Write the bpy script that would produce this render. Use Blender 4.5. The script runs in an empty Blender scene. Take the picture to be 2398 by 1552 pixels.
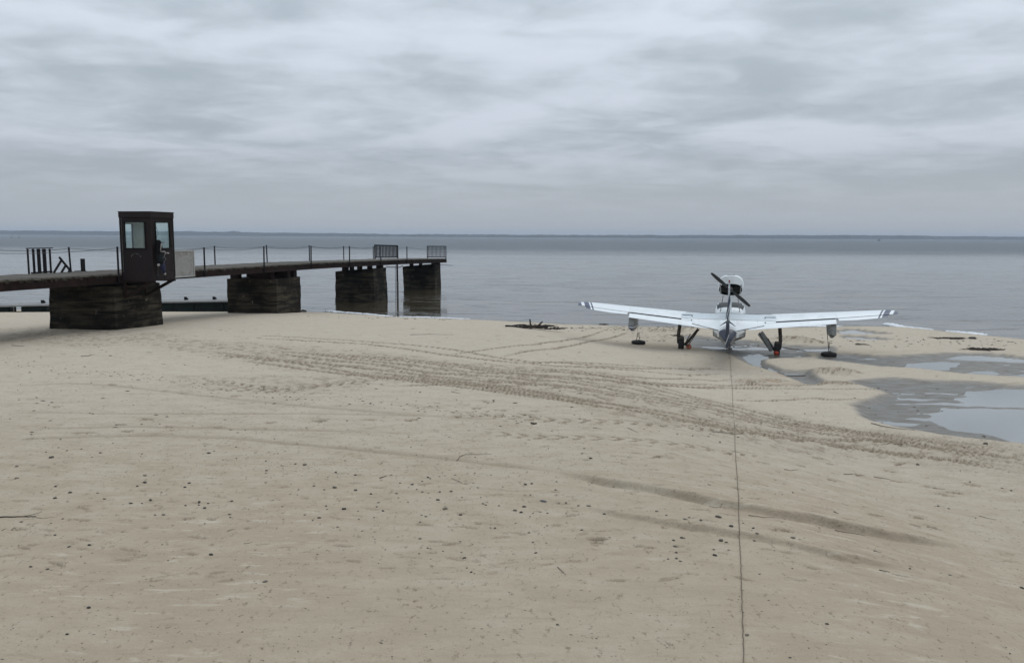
import bpy, bmesh, math, random
import numpy as np
from mathutils import Vector, Matrix, Euler

random.seed(7)
rng = np.random.default_rng(11)
R = math.radians
scene = bpy.context.scene
col = scene.collection

# ------------------------------------------------------------------ camera
CAM_H, PITCH, ROLL, HF = 4.3, 6.64, 0.29, 64.3
cam_d = bpy.data.cameras.new('camera')
cam_d.sensor_width = 36.0
cam_d.sensor_fit = 'HORIZONTAL'
cam_d.angle = R(HF)
cam_d.clip_start, cam_d.clip_end = 0.1, 30000
cam = bpy.data.objects.new('camera', cam_d)
col.objects.link(cam)
cam_m = Matrix.Rotation(R(90 - PITCH), 4, 'X') @ Matrix.Rotation(R(ROLL), 4, 'Z')
cam.matrix_world = Matrix.Translation((0, 0, CAM_H)) @ cam_m
scene.camera = cam
FPX = 1199 / math.tan(R(HF / 2))

# ------------------------------------------------------------------ view, sun, sky
scene.view_settings.view_transform = 'Standard'
scene.view_settings.look = 'None'
scene.view_settings.exposure = 0.10
scene.view_settings.gamma = 1.0
scene.view_settings.use_curve_mapping = False

SUN_EL, SUN_AZ = 55.0, 40.0        # azimuth clockwise from +Y
sun_d = bpy.data.lights.new('sun', 'SUN')
sun_d.energy = 0.6
sun_d.angle = R(40)
sun_d.color = (1.0, 0.96, 0.9)
sun = bpy.data.objects.new('sun', sun_d)
sun_dir = Vector((math.sin(R(SUN_AZ)) * math.cos(R(SUN_EL)), math.cos(R(SUN_AZ)) * math.cos(R(SUN_EL)), math.sin(R(SUN_EL))))
sun.rotation_euler = sun_dir.to_track_quat('Z', 'Y').to_euler()
sun.location = (0, 0, 60)
col.objects.link(sun)

world = bpy.data.worlds.new("World")
scene.world = world
world.use_nodes = True
wt = world.node_tree
wt.nodes.clear()


class NT:
    """tiny helper around a node tree"""
    def __init__(s, t): s.t = t
    def n(s, typ, **kw):
        nd = s.t.nodes.new(typ)
        for k, v in kw.items(): setattr(nd, k, v)
        return nd
    def l(s, a, b): s.t.links.new(a, b)
    def val(s, sock, v):
        if hasattr(v, 'links') or isinstance(v, bpy.types.NodeSocket): s.l(v, sock)
        else: sock.default_value = v
    def math(s, op, a, b=0.0, c=0.0, clamp=False):
        nd = s.n('ShaderNodeMath', operation=op, use_clamp=clamp)
        s.val(nd.inputs[0], a); s.val(nd.inputs[1], b); s.val(nd.inputs[2], c)
        return nd.outputs[0]
    def mix(s, f, a, b, blend='MIX'):
        nd = s.n('ShaderNodeMix', data_type='RGBA', blend_type=blend)
        s.val(nd.inputs[0], f)
        for i, v in ((6, a), (7, b)):
            if isinstance(v, tuple) and len(v) == 3: v = (*v, 1)
            s.val(nd.inputs[i], v)
        return nd.outputs[2]
    def noise(s, vec, scale, detail=3.0, rough=0.5, dist=0.0):
        nd = s.n('ShaderNodeTexNoise')
        if vec is not None: s.l(vec, nd.inputs['Vector'])
        nd.inputs['Scale'].default_value = scale
        nd.inputs['Detail'].default_value = detail
        nd.inputs['Roughness'].default_value = rough
        nd.inputs['Distortion'].default_value = dist
        return nd.outputs[0]
    def mapr(s, v, a, b, c=0.0, d=1.0, smooth=True):
        nd = s.n('ShaderNodeMapRange')
        nd.interpolation_type = 'SMOOTHSTEP' if smooth else 'LINEAR'
        s.val(nd.inputs[0], v)
        for i, x in enumerate((a, b, c, d)): nd.inputs[i + 1].default_value = x
        return nd.outputs[0]
    def mapping(s, vec, scale=(1, 1, 1), rot=(0, 0, 0), loc=(0, 0, 0)):
        nd = s.n('ShaderNodeMapping')
        s.l(vec, nd.inputs[0])
        nd.inputs['Scale'].default_value = scale
        nd.inputs['Rotation'].default_value = rot
        nd.inputs['Location'].default_value = loc
        return nd.outputs[0]


w = NT(wt)
tc = w.n('ShaderNodeTexCoord')
sep = w.n('ShaderNodeSeparateXYZ'); w.l(tc.outputs['Generated'], sep.inputs[0])
zc = w.math('MAXIMUM', sep.outputs[2], 0.0)
den = w.math('ADD', zc, 0.12)
comb = w.n('ShaderNodeCombineXYZ')
w.l(w.math('DIVIDE', sep.outputs[0], den), comb.inputs[0])
w.l(w.math('DIVIDE', sep.outputs[1], den), comb.inputs[1])
cp = w.mapping(comb.outputs[0], scale=(0.75, 1.0, 1), rot=(0, 0, R(-18)), loc=(3.4, 1.7, 0))
n1 = w.noise(cp, 1.25, 5.0, 0.50, 0.5)
n2 = w.noise(w.mapping(comb.outputs[0], scale=(0.35, 0.6, 1), rot=(0, 0, R(-12)), loc=(9.1, 4.4, 0)), 0.7, 3.0, 0.45, 0.2)
n3 = w.noise(w.mapping(comb.outputs[0], scale=(1.0, 1.1, 1), rot=(0, 0, R(-22)), loc=(1.1, 7.4, 0)), 3.4, 5.0, 0.55, 0.5)
cl = w.math('ADD', w.math('MULTIPLY', n1, 0.62), w.math('ADD', w.math('MULTIPLY', n2, 0.33), w.math('MULTIPLY', n3, 0.26)))
cf = w.mapr(cl, 0.48, 0.73)
dark = (0.362, 0.416, 0.468)
lite = (0.555, 0.610, 0.685)
cc = w.mix(cf, dark, lite)
# overcast sky brightens towards the zenith (even all round)
zg = w.math('ADD', w.math('MULTIPLY', zc, 1.25), 0.90)
vm = w.n('ShaderNodeVectorMath', operation='SCALE'); w.l(cc, vm.inputs[0]); w.l(zg, vm.inputs[3])
hz = w.mapr(zc, 0.0, 0.13)
cloudy = w.mix(hz, (0.420, 0.450, 0.485), vm.outputs[0])
sky = w.n('ShaderNodeTexSky')
sky.sky_type = 'NISHITA'
sky.sun_disc = False
sky.sun_elevation = R(SUN_EL)
sky.sun_rotation = R(SUN_AZ)
sky.dust_density = 3.0
bg1 = w.n('ShaderNodeBackground'); w.l(sky.outputs[0], bg1.inputs[0]); bg1.inputs[1].default_value = 0.06
bg2 = w.n('ShaderNodeBackground'); w.l(cloudy, bg2.inputs[0]); bg2.inputs[1].default_value = 1.0
mx = w.n('ShaderNodeMixShader'); mx.inputs[0].default_value = 0.95
w.l(bg1.outputs[0], mx.inputs[1]); w.l(bg2.outputs[0], mx.inputs[2])
wo = w.n('ShaderNodeOutputWorld'); w.l(mx.outputs[0], wo.inputs[0])

# ------------------------------------------------------------------ helpers
def tag(o, label=None, cat=None, group=None, kind=None):
    if label: o['label'] = label
    if cat: o['category'] = cat
    if group: o['group'] = group
    if kind: o['kind'] = kind
    return o

def mesh_obj(name, verts, faces, mat=None, parent=None, smooth=False):
    me = bpy.data.meshes.new(name)
    me.from_pydata([tuple(v) for v in verts], [], faces)
    me.update()
    if smooth: me.shade_smooth()
    return link(name, me, mat, parent)

def link(name, me, mat=None, parent=None):
    if mat is not None and not me.materials: me.materials.append(mat)
    o = bpy.data.objects.new(name, me)
    col.objects.link(o)
    if parent: o.parent = parent
    return o

def empty(name, loc=(0, 0, 0), rz=0.0):
    o = bpy.data.objects.new(name, None)
    o.empty_display_size = 0.2
    o.location = loc
    o.rotation_euler = (0, 0, rz)
    col.objects.link(o)
    return o

class MB:
    """collects boxes / tubes / lofts, links them as one mesh"""
    def __init__(s): s.v, s.f = [], []
    def add(s, vs, fs):
        b = len(s.v)
        s.v += [tuple(v) for v in vs]
        s.f += [tuple(i + b for i in f) for f in fs]
        return s
    def box(s, c, d, m=None):
        x, y, z = d[0] / 2, d[1] / 2, d[2] / 2
        vs = [Vector((sx * x, sy * y, sz * z)) for sz in (-1, 1) for sx, sy in ((-1, -1), (1, -1), (1, 1), (-1, 1))]
        if m is not None: vs = [m @ v for v in vs]
        c = Vector(c)
        return s.add([v + c for v in vs], [(3, 2, 1, 0), (4, 5, 6, 7), (0, 1, 5, 4), (1, 2, 6, 5), (2, 3, 7, 6), (3, 0, 4, 7)])
    def bar(s, a, b, w_, h_, up=(0, 0, 1)):
        a, b = Vector(a), Vector(b); d = (b - a); L = d.length; d.normalize()
        up = Vector(up)
        if abs(d.dot(up)) > 0.98: up = Vector((1, 0, 0))
        sx = d.cross(up).normalized(); sz = sx.cross(d).normalized()
        vs = []
        for p in (a, b):
            for i, j in ((-1, -1), (1, -1), (1, 1), (-1, 1)):
                vs.append(p + sx * (i * w_ / 2) + sz * (j * h_ / 2))
        return s.add(vs, [(3, 2, 1, 0), (4, 5, 6, 7), (0, 1, 5, 4), (1, 2, 6, 5), (2, 3, 7, 6), (3, 0, 4, 7)])
    def tube(s, pts, rad, n=8, cap=True):
        pts = [Vector(p) for p in pts]
        rads = rad if isinstance(rad, (list, tuple)) else [rad] * len(pts)
        b = len(s.v); up = Vector((0, 0, 1))
        for i, p in enumerate(pts):
            d = (pts[min(i + 1, len(pts) - 1)] - pts[max(i - 1, 0)])
            d = d.normalized() if d.length > 1e-9 else Vector((0, 0, 1))
            u0 = Vector((1, 0, 0)) if abs(d.dot(up)) > 0.95 else up
            sx = d.cross(u0).normalized(); sz = sx.cross(d).normalized()
            for k in range(n):
                a = 2 * math.pi * k / n
                s.v.append(tuple(p + (sx * math.cos(a) + sz * math.sin(a)) * rads[i]))
        for i in range(len(pts) - 1):
            for k in range(n):
                k2 = (k + 1) % n
                s.f.append((b + i * n + k, b + i * n + k2, b + (i + 1) * n + k2, b + (i + 1) * n + k))
        if cap:
            s.f.append(tuple(b + k for k in range(n))[::-1])
            s.f.append(tuple(b + (len(pts) - 1) * n + k for k in range(n)))
        return s
    def loft(s, secs, cap=True, closed=True):
        b = len(s.v); n = len(secs[0])
        for sc in secs: s.v += [tuple(p) for p in sc]
        for i in range(len(secs) - 1):
            for k in range(n if closed else n - 1):
                k2 = (k + 1) % n
                s.f.append((b + i * n + k, b + i * n + k2, b + (i + 1) * n + k2, b + (i + 1) * n + k))
        if cap:
            s.f.append(tuple(b + k for k in range(n))[::-1])
            s.f.append(tuple(b + (len(secs) - 1) * n + k for k in range(n)))
        return s
    def lathe(s, c, prof, n=20, axis='z'):
        c = Vector(c); secs = []
        for r_, h_ in prof:
            ring = []
            for k in range(n):
                a = 2 * math.pi * k / n
                p = (r_ * math.cos(a), r_ * math.sin(a), h_)
                if axis == 'x': p = (p[2], p[0], p[1])
                if axis == 'y': p = (p[0], p[2], p[1])
                ring.append(c + Vector(p))
            secs.append(ring)
        return s.loft(secs)
    def build(s, name, mat, parent=None, smooth=False, bevel=0.0, angle=None):
        me = bpy.data.meshes.new(name)
        me.from_pydata(s.v, [], s.f)
        bm = bmesh.new(); bm.from_mesh(me)
        bmesh.ops.recalc_face_normals(bm, faces=bm.faces)
        if bevel: bmesh.ops.bevel(bm, geom=list(bm.edges), offset=bevel, segments=1, affect='EDGES')
        bm.to_mesh(me); bm.free()
        if smooth:
            me.shade_smooth()
            if angle: me.set_sharp_from_angle(angle=R(angle))
        return link(name, me, mat, parent)

def M(name, color, rough=0.8, metal=0.0, var=0.25, scale=4.0, bump=0.0, bscale=30.0, stretch=(1, 1, 1), spec=0.5, dirt=None, dirt_amt=0.5, dscale=1.5):
    m = bpy.data.materials.new(name); m.use_nodes = True
    t = NT(m.node_tree); p = m.node_tree.nodes['Principled BSDF']
    tcn = t.n('ShaderNodeTexCoord'); v = t.mapping(tcn.outputs['Object'], scale=stretch)
    a = t.noise(v, scale, 5.0, 0.6)
    f = t.mapr(a, 0.3, 0.7)
    lo = tuple(c * (1 - var) for c in color); hi = tuple(min(1, c * (1 + var)) for c in color)
    c = t.mix(f, lo, hi)
    if dirt:
        d = t.noise(v, dscale, 6.0, 0.62, 0.4)
        df = t.math('MULTIPLY', t.mapr(d, 0.48, 0.66), dirt_amt)
        c = t.mix(df, c, dirt)
    t.l(c, p.inputs['Base Color'])
    t.val(p.inputs['Roughness'], t.mapr(a, 0.2, 0.8, max(0.02, rough - 0.1), min(1, rough + 0.1), False))
    p.inputs['Metallic'].default_value = metal
    p.inputs['Specular IOR Level'].default_value = spec
    if bump:
        b = t.n('ShaderNodeBump'); b.inputs['Strength'].default_value = 1.0; b.inputs['Distance'].default_value = bump
        t.l(t.noise(v, bscale, 5.0, 0.6), b.inputs['Height']); t.l(b.outputs[0], p.inputs['Normal'])
    return m

# ------------------------------------------------------------------ terrain
SX = np.array([-300, -60, -30, -18, -12, -10, -7.6, -6.4, -2.4, -.6, 2.5, 6.2, 10, 13.6, 17, 18.9, 20.2, 21.2, 22.2, 30, 60, 300], float)
SY = np.array([60, 50, 46.5, 46.2, 46.2, 45.6, 44.3, 43.5, 42.4, 41.8, 40.4, 39.5, 39.2, 39.4, 40.2, 39.9, 37.8, 36.2, 34.6, 30, 24, 0], float)

def sstep(a, b, x):
    t_ = np.clip((x - a) / (b - a), 0, 1)
    return t_ * t_ * (3 - 2 * t_)

def base_z(x, y):
    x = np.asarray(x, float); y = np.asarray(y, float)
    ys = np.interp(x, SX, SY)
    d = (ys - y) * 0.95
    up = 1.35 * (1 - np.exp(-np.maximum(d, 0) / 14.0))
    low = sstep(0.5, 6.8, x + 0.10 * (y - 20))
    z = up * (1 - low) + low * np.minimum(up, 0.075 + 0.014 * np.maximum(0, 22 - y))
    return np.where(d > 0, z, 0.10 * np.maximum(d, -12))

def ray(px, py):
    v = Vector(((px - 1199) / FPX, (776 - py) / FPX, -1))
    return (cam_m.to_3x3() @ v).normalized()

def gpt(px, py, z=None):
    """point of the ground seen at that place of the photograph"""
    d = ray(px, py)
    if z is not None:
        k = (z - CAM_H) / d.z
        return Vector((d.x * k, d.y * k, z))
    lo, hi = 1.0, 400.0
    zz = 0.0
    for _ in range(40):
        mid = (lo + hi) / 2
        p = d * mid
        zz = float(base_z(p.x, p.y))
        if CAM_H + p.z > zz: lo = mid
        else: hi = mid
    return Vector((d.x * lo, d.y * lo, zz))

_tab = rng.random((8, 256, 256))
def vnoise(x, y, k=0):
    xi = np.floor(x).astype(np.int64); yi = np.floor(y).astype(np.int64)
    fx = x - xi; fy = y - yi
    fx = fx * fx * (3 - 2 * fx); fy = fy * fy * (3 - 2 * fy)
    T = _tab[k % 8]
    a = T[xi & 255, yi & 255]; b = T[(xi + 1) & 255, yi & 255]
    c = T[xi & 255, (yi + 1) & 255]; d = T[(xi + 1) & 255, (yi + 1) & 255]
    return (a * (1 - fx) + b * fx) * (1 - fy) + (c * (1 - fx) + d * fx) * fy
def fbm(x, y, o=4, k=0, g=0.5):
    s_, a_, t_ = 0, 1.0, 0
    for i in range(o):
        s_ = s_ + a_ * (vnoise(x * 2 ** i + 17.3 * i, y * 2 ** i + 9.1 * i, k + i) - 0.5); t_ += a_; a_ *= g
    return s_ / t_

def poly_sdf(x, y, P):
    """signed distance, negative inside"""
    P = np.asarray(P, float); n = len(P)
    d = np.full(x.shape, 1e9); ins = np.zeros(x.shape, bool)
    for i in range(n):
        a = P[i]; b = P[(i + 1) % n]; e = b - a
        wx, wy = x - a[0], y - a[1]
        t_ = np.clip((wx * e[0] + wy * e[1]) / (e @ e), 0, 1)
        d = np.minimum(d, (wx - e[0] * t_) ** 2 + (wy - e[1] * t_) ** 2)
        c = (a[1] > y) != (b[1] > y)
        xs = (b[0] - a[0]) * (y - a[1]) / ((b[1] - a[1]) if abs(b[1] - a[1]) > 1e-9 else 1e-9) + a[0]
        ins ^= c & (x < xs)
    d = np.sqrt(d)
    return np.where(ins, -d, d)

def r8(L): return [(1900 + a / 4.277, 740 + b / 4.277) for a, b in L]
def r7(L): return [(1600 + a / 6.416, 620 + b / 6.416) for a, b in L]
def r3(L): return [(1300 + a / 3.4, 720 + b / 3.4) for a, b in L]
def r2(L): return [(700 + a / 2.975, 720 + b / 2.975) for a, b in L]
def r1(L): return [(a / 2.975, 720 + b / 2.975) for a, b in L]
def r4(L): return [(a / 2.975, 1030 + b / 2.975) for a, b in L]
def r5(L): return [(800 + a / 2.975, 1030 + b / 2.975) for a, b in L]
def r6(L): return [(1600 + a / 2.982, 1030 + b / 2.982) for a, b in L]
def flat(L): return [tuple(gpt(a, b, 0.0))[:2] for a, b in L]

POOLS = {   # outline, floor height at its centre, width of the bank
 'deepA': (flat(r8([(3150, 690), (1990, 733), (1840, 742), (1580, 755), (1560, 790), (1580, 815), (1450, 828), (1500, 850), (1650, 888), (1800, 903), (2100, 916), (2700, 925), (3300, 880)])), -0.05, 0.25),
 'deepB': (flat(r8([(3250, 930), (2700, 945), (1740, 935), (1350, 930), (1340, 960), (1200, 985), (1230, 1040), (1270, 1090), (1450, 1140), (1560, 1155), (1750, 1175), (1900, 1215), (2000, 1250), (2110, 1290), (2500, 1390), (2900, 1370), (3300, 1180)])), -0.05, 0.25),
 'flatC': (flat(r8([(480, 665), (640, 650), (830, 640), (1100, 655), (1500, 680), (1800, 700), (2000, 735), (2500, 710), (3000, 640), (3500, 780), (3600, 1050), (3300, 1330), (2900, 1450), (2500, 1430), (2110, 1335), (1700, 1285), (1200, 1215), (900, 1140), (600, 1080), (480, 1040), (420, 980), (440, 930), (620, 840), (760, 800), (600, 740), (430, 690)])), 0.008, 0.4),
 'flatD': (flat(r8([(700, 420), (1150, 395), (1660, 385), (1900, 400), (2110, 425), (2600, 430), (3100, 520), (2600, 630), (2110, 615), (1800, 600), (1500, 585), (1180, 548), (960, 525), (700, 520), (300, 470), (60, 440), (100, 400), (400, 390)])), 0.009, 0.4),
 'poolE': (flat(r8([(270, 150), (430, 140), (520, 155), (790, 185), (650, 188), (440, 182), (300, 185)])), -0.03, 0.35),
 'poolF': (flat(r8([(300, 215), (370, 205), (600, 220), (780, 243), (640, 250), (480, 245), (350, 235)])), -0.03, 0.35),
 'poolH': (flat(r8([(1500, 395), (1700, 388), (1900, 400), (2110, 425), (2500, 440), (2700, 455), (2500, 475), (1970, 462), (1600, 442), (1380, 430)])), -0.02, 0.3),
 'poolI': (flat(r8([(960, 480), (1130, 460), (1340, 455), (1500, 470), (1480, 500), (1400, 520), (1390, 545), (1180, 545), (960, 520)])), -0.006, 0.3),
 'poolJ': (flat(r8([(1560, 570), (1680, 550), (1820, 555), (1860, 580), (1820, 600), (1700, 590)])), -0.02, 0.25),
 'underG': (flat(r7([(60, 1080), (250, 1095), (600, 1150), (1000, 1160), (1260, 1190), (1490, 1230), (1800, 1245), (2200, 1260), (2200, 1330), (1800, 1340), (1900, 1400), (1600, 1420), (1180, 1440), (1180, 1500), (1300, 1560), (1500, 1640), (1350, 1640), (1100, 1540), (960, 1480), (850, 1400), (600, 1330), (400, 1300), (100, 1240)])), 0.008, 0.4),
 'chanG': (flat(r3([(1500, 392), (1620, 375), (1700, 400), (1630, 420), (1650, 460), (1800, 515), (2010, 528), (2110, 600), (2080, 630), (2010, 625), (1900, 575), (1760, 520), (1600, 470), (1540, 440)])), -0.02, 0.35),
}

def cam_side(L):
    out = []
    for a, b in L:
        p = gpt(a, b); out.append((p.x, p.y))
    out.sort()
    return np.array(out)

# (pixel points, track width, tread pitch, depth, kind)
TR = []
def track(L, w_=0.22, p_=0.16, d_=0.016, k_='knob'): TR.append((cam_side(L), w_ * (0.85 if k_ == 'knob' else 1), p_ * (0.8 if k_ == 'knob' else 1), d_, k_))
track([(600, 785), (700, 790), (800, 795), (975, 808), (1060, 818), (1160, 836), (1260, 848), (1400, 852), (1500, 857), (1640, 861), (1720, 868)])
track([(600, 794), (700, 796), (850, 804), (950, 816), (1040, 830), (1150, 842), (1300, 857), (1500, 868), (1700, 873)], 0.25)
track([(1040, 832), (1130, 820), (1250, 808), (1340, 795), (1410, 775), (1430, 770)], 0.2, 0.12, 0.012)
track([(1170, 836), (1300, 817), (1380, 800), (1480, 775)], 0.2, 0.12, 0.012)
track([(500, 830), (560, 836), (700, 850), (800, 868), (900, 884), (1010, 890), (1150, 905), (1300, 930), (1450, 950), (1600, 975)], 0.26)
track([(640, 826), (700, 835), (900, 855), (1000, 872), (1100, 877), (1250, 888), (1400, 905), (1500, 925), (1650, 950), (1800, 985), (2000, 1015), (2200, 1040), (2398, 1060)], 0.3, 0.16, 0.02)
track([(700, 822), (760, 830), (1000, 850), (1110, 862), (1230, 875), (1330, 884), (1450, 893), (1600, 905), (1710, 908), (1900, 912), (2100, 912), (2398, 914)], 0.24, 0.14, 0.018)
track([(1100, 868), (1300, 880), (1400, 890), (1500, 902), (1620, 932), (1720, 960), (1850, 992), (2000, 1010), (2200, 1050), (2398, 1075)], 0.26, 0.16, 0.02)
track([(850, 870), (1000, 885), (1100, 895), (1200, 908), (1320, 930), (1400, 945), (1530, 962), (1650, 985), (1800, 1010), (2050, 1030), (2398, 1088)], 0.3, 0.17, 0.02)
track([(1200, 850), (1400, 857), (1560, 862), (1700, 863)], 0.2, 0.13)
track([(1150, 862), (1200, 868), (1430, 878), (1600, 886), (1720, 890)], 0.2, 0.13)
track([(1100, 884), (1250, 897), (1400, 915), (1550, 938), (1700, 965), (1850, 1000), (2100, 1035), (2398, 1075)], 0.26, 0.16, 0.02)
track([(1300, 868), (1500, 893), (1650, 899), (1800, 903), (2000, 900), (2398, 897)], 0.2, 0.13, 0.012)
track([(1850, 932), (1950, 935), (2050, 936)], 0.18, 0.13, 0.01)
track([(1700, 935), (1900, 934)], 0.18, 0.13, 0.01)
track([(1060, 968), (1170, 975), (1320, 985), (1450, 988), (1600, 1000), (1750, 1012), (1900, 1030), (2050, 1050)], 0.34, 0.30, 0.022, 'chev')
track([(1100, 1010), (1240, 1020), (1400, 1025), (1550, 1035), (1700, 1060), (1800, 1068)], 0.30, 0.30, 0.016, 'chev')
track([(420, 897), (500, 893), (580, 905), (650, 909), (760, 900), (860, 888), (960, 884)], 0.5, 0.3, 0.02, 'chev')
track([(450, 908), (560, 912), (650, 915), (740, 905), (830, 896)], 0.35, 0.3, 0.016, 'chev')
track([(0, 1028), (300, 1018), (550, 1024), (750, 1042), (1000, 1066), (1240, 1093), (1340, 1106)], 0.20, 0.5, 0.016, 'line')
track([(0, 968), (400, 966), (700, 968), (1000, 972), (1200, 985)], 0.15, 0.5, 0.012, 'line')
track([(0, 905), (160, 896), (300, 905), (480, 925), (700, 950), (1000, 975)], 0.22, 0.5, 0.012, 'line')
track([(1640, 832), (1655, 842), (1690, 851), (1722, 866)], 0.12, 0.5, 0.03, 'line')
track([(0, 1006), (300, 998), (600, 1004), (900, 1010)], 0.16, 0.5, 0.010, 'line')
track([(1060, 1120), (1120, 1138), (1200, 1146), (1260, 1146)], 0.07, 0.5, 0.02, 'line')
for off, base in ((-7, [(640, 826), (900, 855), (1100, 877), (1400, 905), (1650, 950), (2000, 1015), (2398, 1062)]), (9, [(700, 835), (900, 858), (1100, 880), (1400, 910), (1650, 955), (1900, 1002)]),
                  (6, [(850, 870), (1100, 896), (1400, 948), (1650, 988), (1900, 1022), (2398, 1090)]), (-6, [(760, 832), (1000, 852), (1230, 876), (1450, 894), (1710, 909)]), (5, [(560, 838), (800, 870), (1010, 892), (1300, 932), (1600, 978), (1850, 1015)]),
                  (-10, [(1300, 884), (1500, 902), (1720, 962), (1900, 1003), (2300, 1062)]), (12, [(1500, 962), (1700, 992), (1900, 1020), (2200, 1062), (2398, 1095)]), (0, [(480, 822), (620, 838), (760, 852), (900, 868)]), (0, [(900, 905), (1050, 900), (1250, 905)])):
    track([(a, b + off) for a, b in base], 0.24, 0.14, 0.016)
SCARPS = [(cam_side([(1240, 1092), (1310, 1104), (1340, 1110), (1420, 1128), (1500, 1140), (1600, 1160), (1690, 1180), (1740, 1187), (1820, 1203), (1900, 1216), (2000, 1237), (2100, 1255), (2200, 1272), (2300, 1290)]), 0.060),
          (cam_side([(1280, 1172), (1380, 1187), (1480, 1206), (1560, 1222), (1650, 1236), (1760, 1254), (1860, 1274), (1960, 1300), (2050, 1318), (2150, 1330)]), 0.036)]
CHURN = [  # disturbed sand: outline px, amplitude
 ([(300, 800), (420, 790), (520, 800), (700, 810), (900, 828), (1100, 850), (1300, 862), (1500, 880), (1620, 930), (1750, 950), (1900, 985), (2100, 1018), (2398, 1045), (2500, 1100), (2300, 1085), (2000, 1060), (1800, 1030), (1600, 1000), (1450, 968), (1250, 925), (1050, 903), (900, 892), (800, 880), (700, 862), (560, 842), (400, 822)], 0.010, 1.0),
 ([(1600, 955), (1800, 985), (2100, 1010), (2398, 1040), (2500, 1110), (2300, 1100), (2000, 1070), (1700, 1030), (1500, 995)], 0.012, 0.8),
 ([(1430, 765), (1550, 763), (1640, 768), (1650, 790), (1560, 800), (1480, 790)], 0.010, 0.7),
 ([(400, 880), (650, 880), (900, 880), (850, 915), (640, 920), (480, 915)], 0.006, 0.7),
 ([(0, 770), (100, 765), (260, 775), (420, 782), (380, 800), (200, 812), (0, 800)], 0.010, 0.8)]
MOUNDS = [(1945, 872, 0.62, 0.55, 0.20), (1990, 873, 0.35, 0.3, 0.08), (1955, 898, 0.55, 0.30, 0.10), (1752, 897, 0.38, 0.42, 0.12),
          (1860, 797, 0.75, 0.8, 0.20), (1905, 802, 0.5, 0.5, 0.08), (1800, 893, 0.5, 0.3, 0.05), (1835, 905, 0.6, 0.2, 0.05), (1560, 775, 0.8, 0.5, 0.08),
          (1560, 1072, 0.10, 0.07, 0.025), (1575, 1064, 0.10, 0.06, 0.025), (2060, 1030, 0.3, 0.15, 0.03), (1545, 1072, 0.08, 0.05, 0.02), (1770, 985, 0.2, 0.15, 0.03), (1845, 1015, 0.18, 0.1, 0.03)]

# fan of rows and columns, finest where the beach is near
tcol = np.concatenate([np.linspace(-3.2, -0.74, 50)[:-1], np.linspace(-0.74, 0.74, 1060), np.linspace(0.74, 3.2, 50)[1:]])
rows = 1.0 / np.linspace(1 / 4.2, 1 / 56.0, 760)
T_, Y_ = np.meshgrid(tcol, rows)
X_ = T_ * Y_
nr, nc = X_.shape
Z_ = base_z(X_, Y_)
wet_add = np.zeros_like(Z_); dist = np.zeros_like(Z_); rust = np.zeros_like(Z_)
shore_d = np.interp(X_, SX, SY) - Y_
dry = sstep(0.0, 1.0, shore_d)
# broad relief and wind-smoothed ripples
Z_ += (fbm(X_ / 3.1, Y_ / 3.1, 3, 0) * 0.05 + fbm(X_ / 0.9 + 5, Y_ / 0.5, 3, 1) * 0.018) * dry
strk = fbm((X_ + 0.18 * Y_) / 1.1 + 31, (Y_ - 0.12 * X_) / 0.16, 3, 2)
Z_ += (strk * 0.010 + fbm(X_ / 0.10, Y_ / 0.08, 2, 3) * 0.006) * dry
vn = rng.random(Z_.shape)          # grain-scale roughness, one value per grid point

def sub(mask):
    """rows touched by a mask made of y limits"""
    return mask
def rows_between(y0, y1):
    i = np.where((rows >= y0) & (rows <= y1))[0]
    return (i[0], i[-1] + 1) if len(i) else (0, 0)

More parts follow.
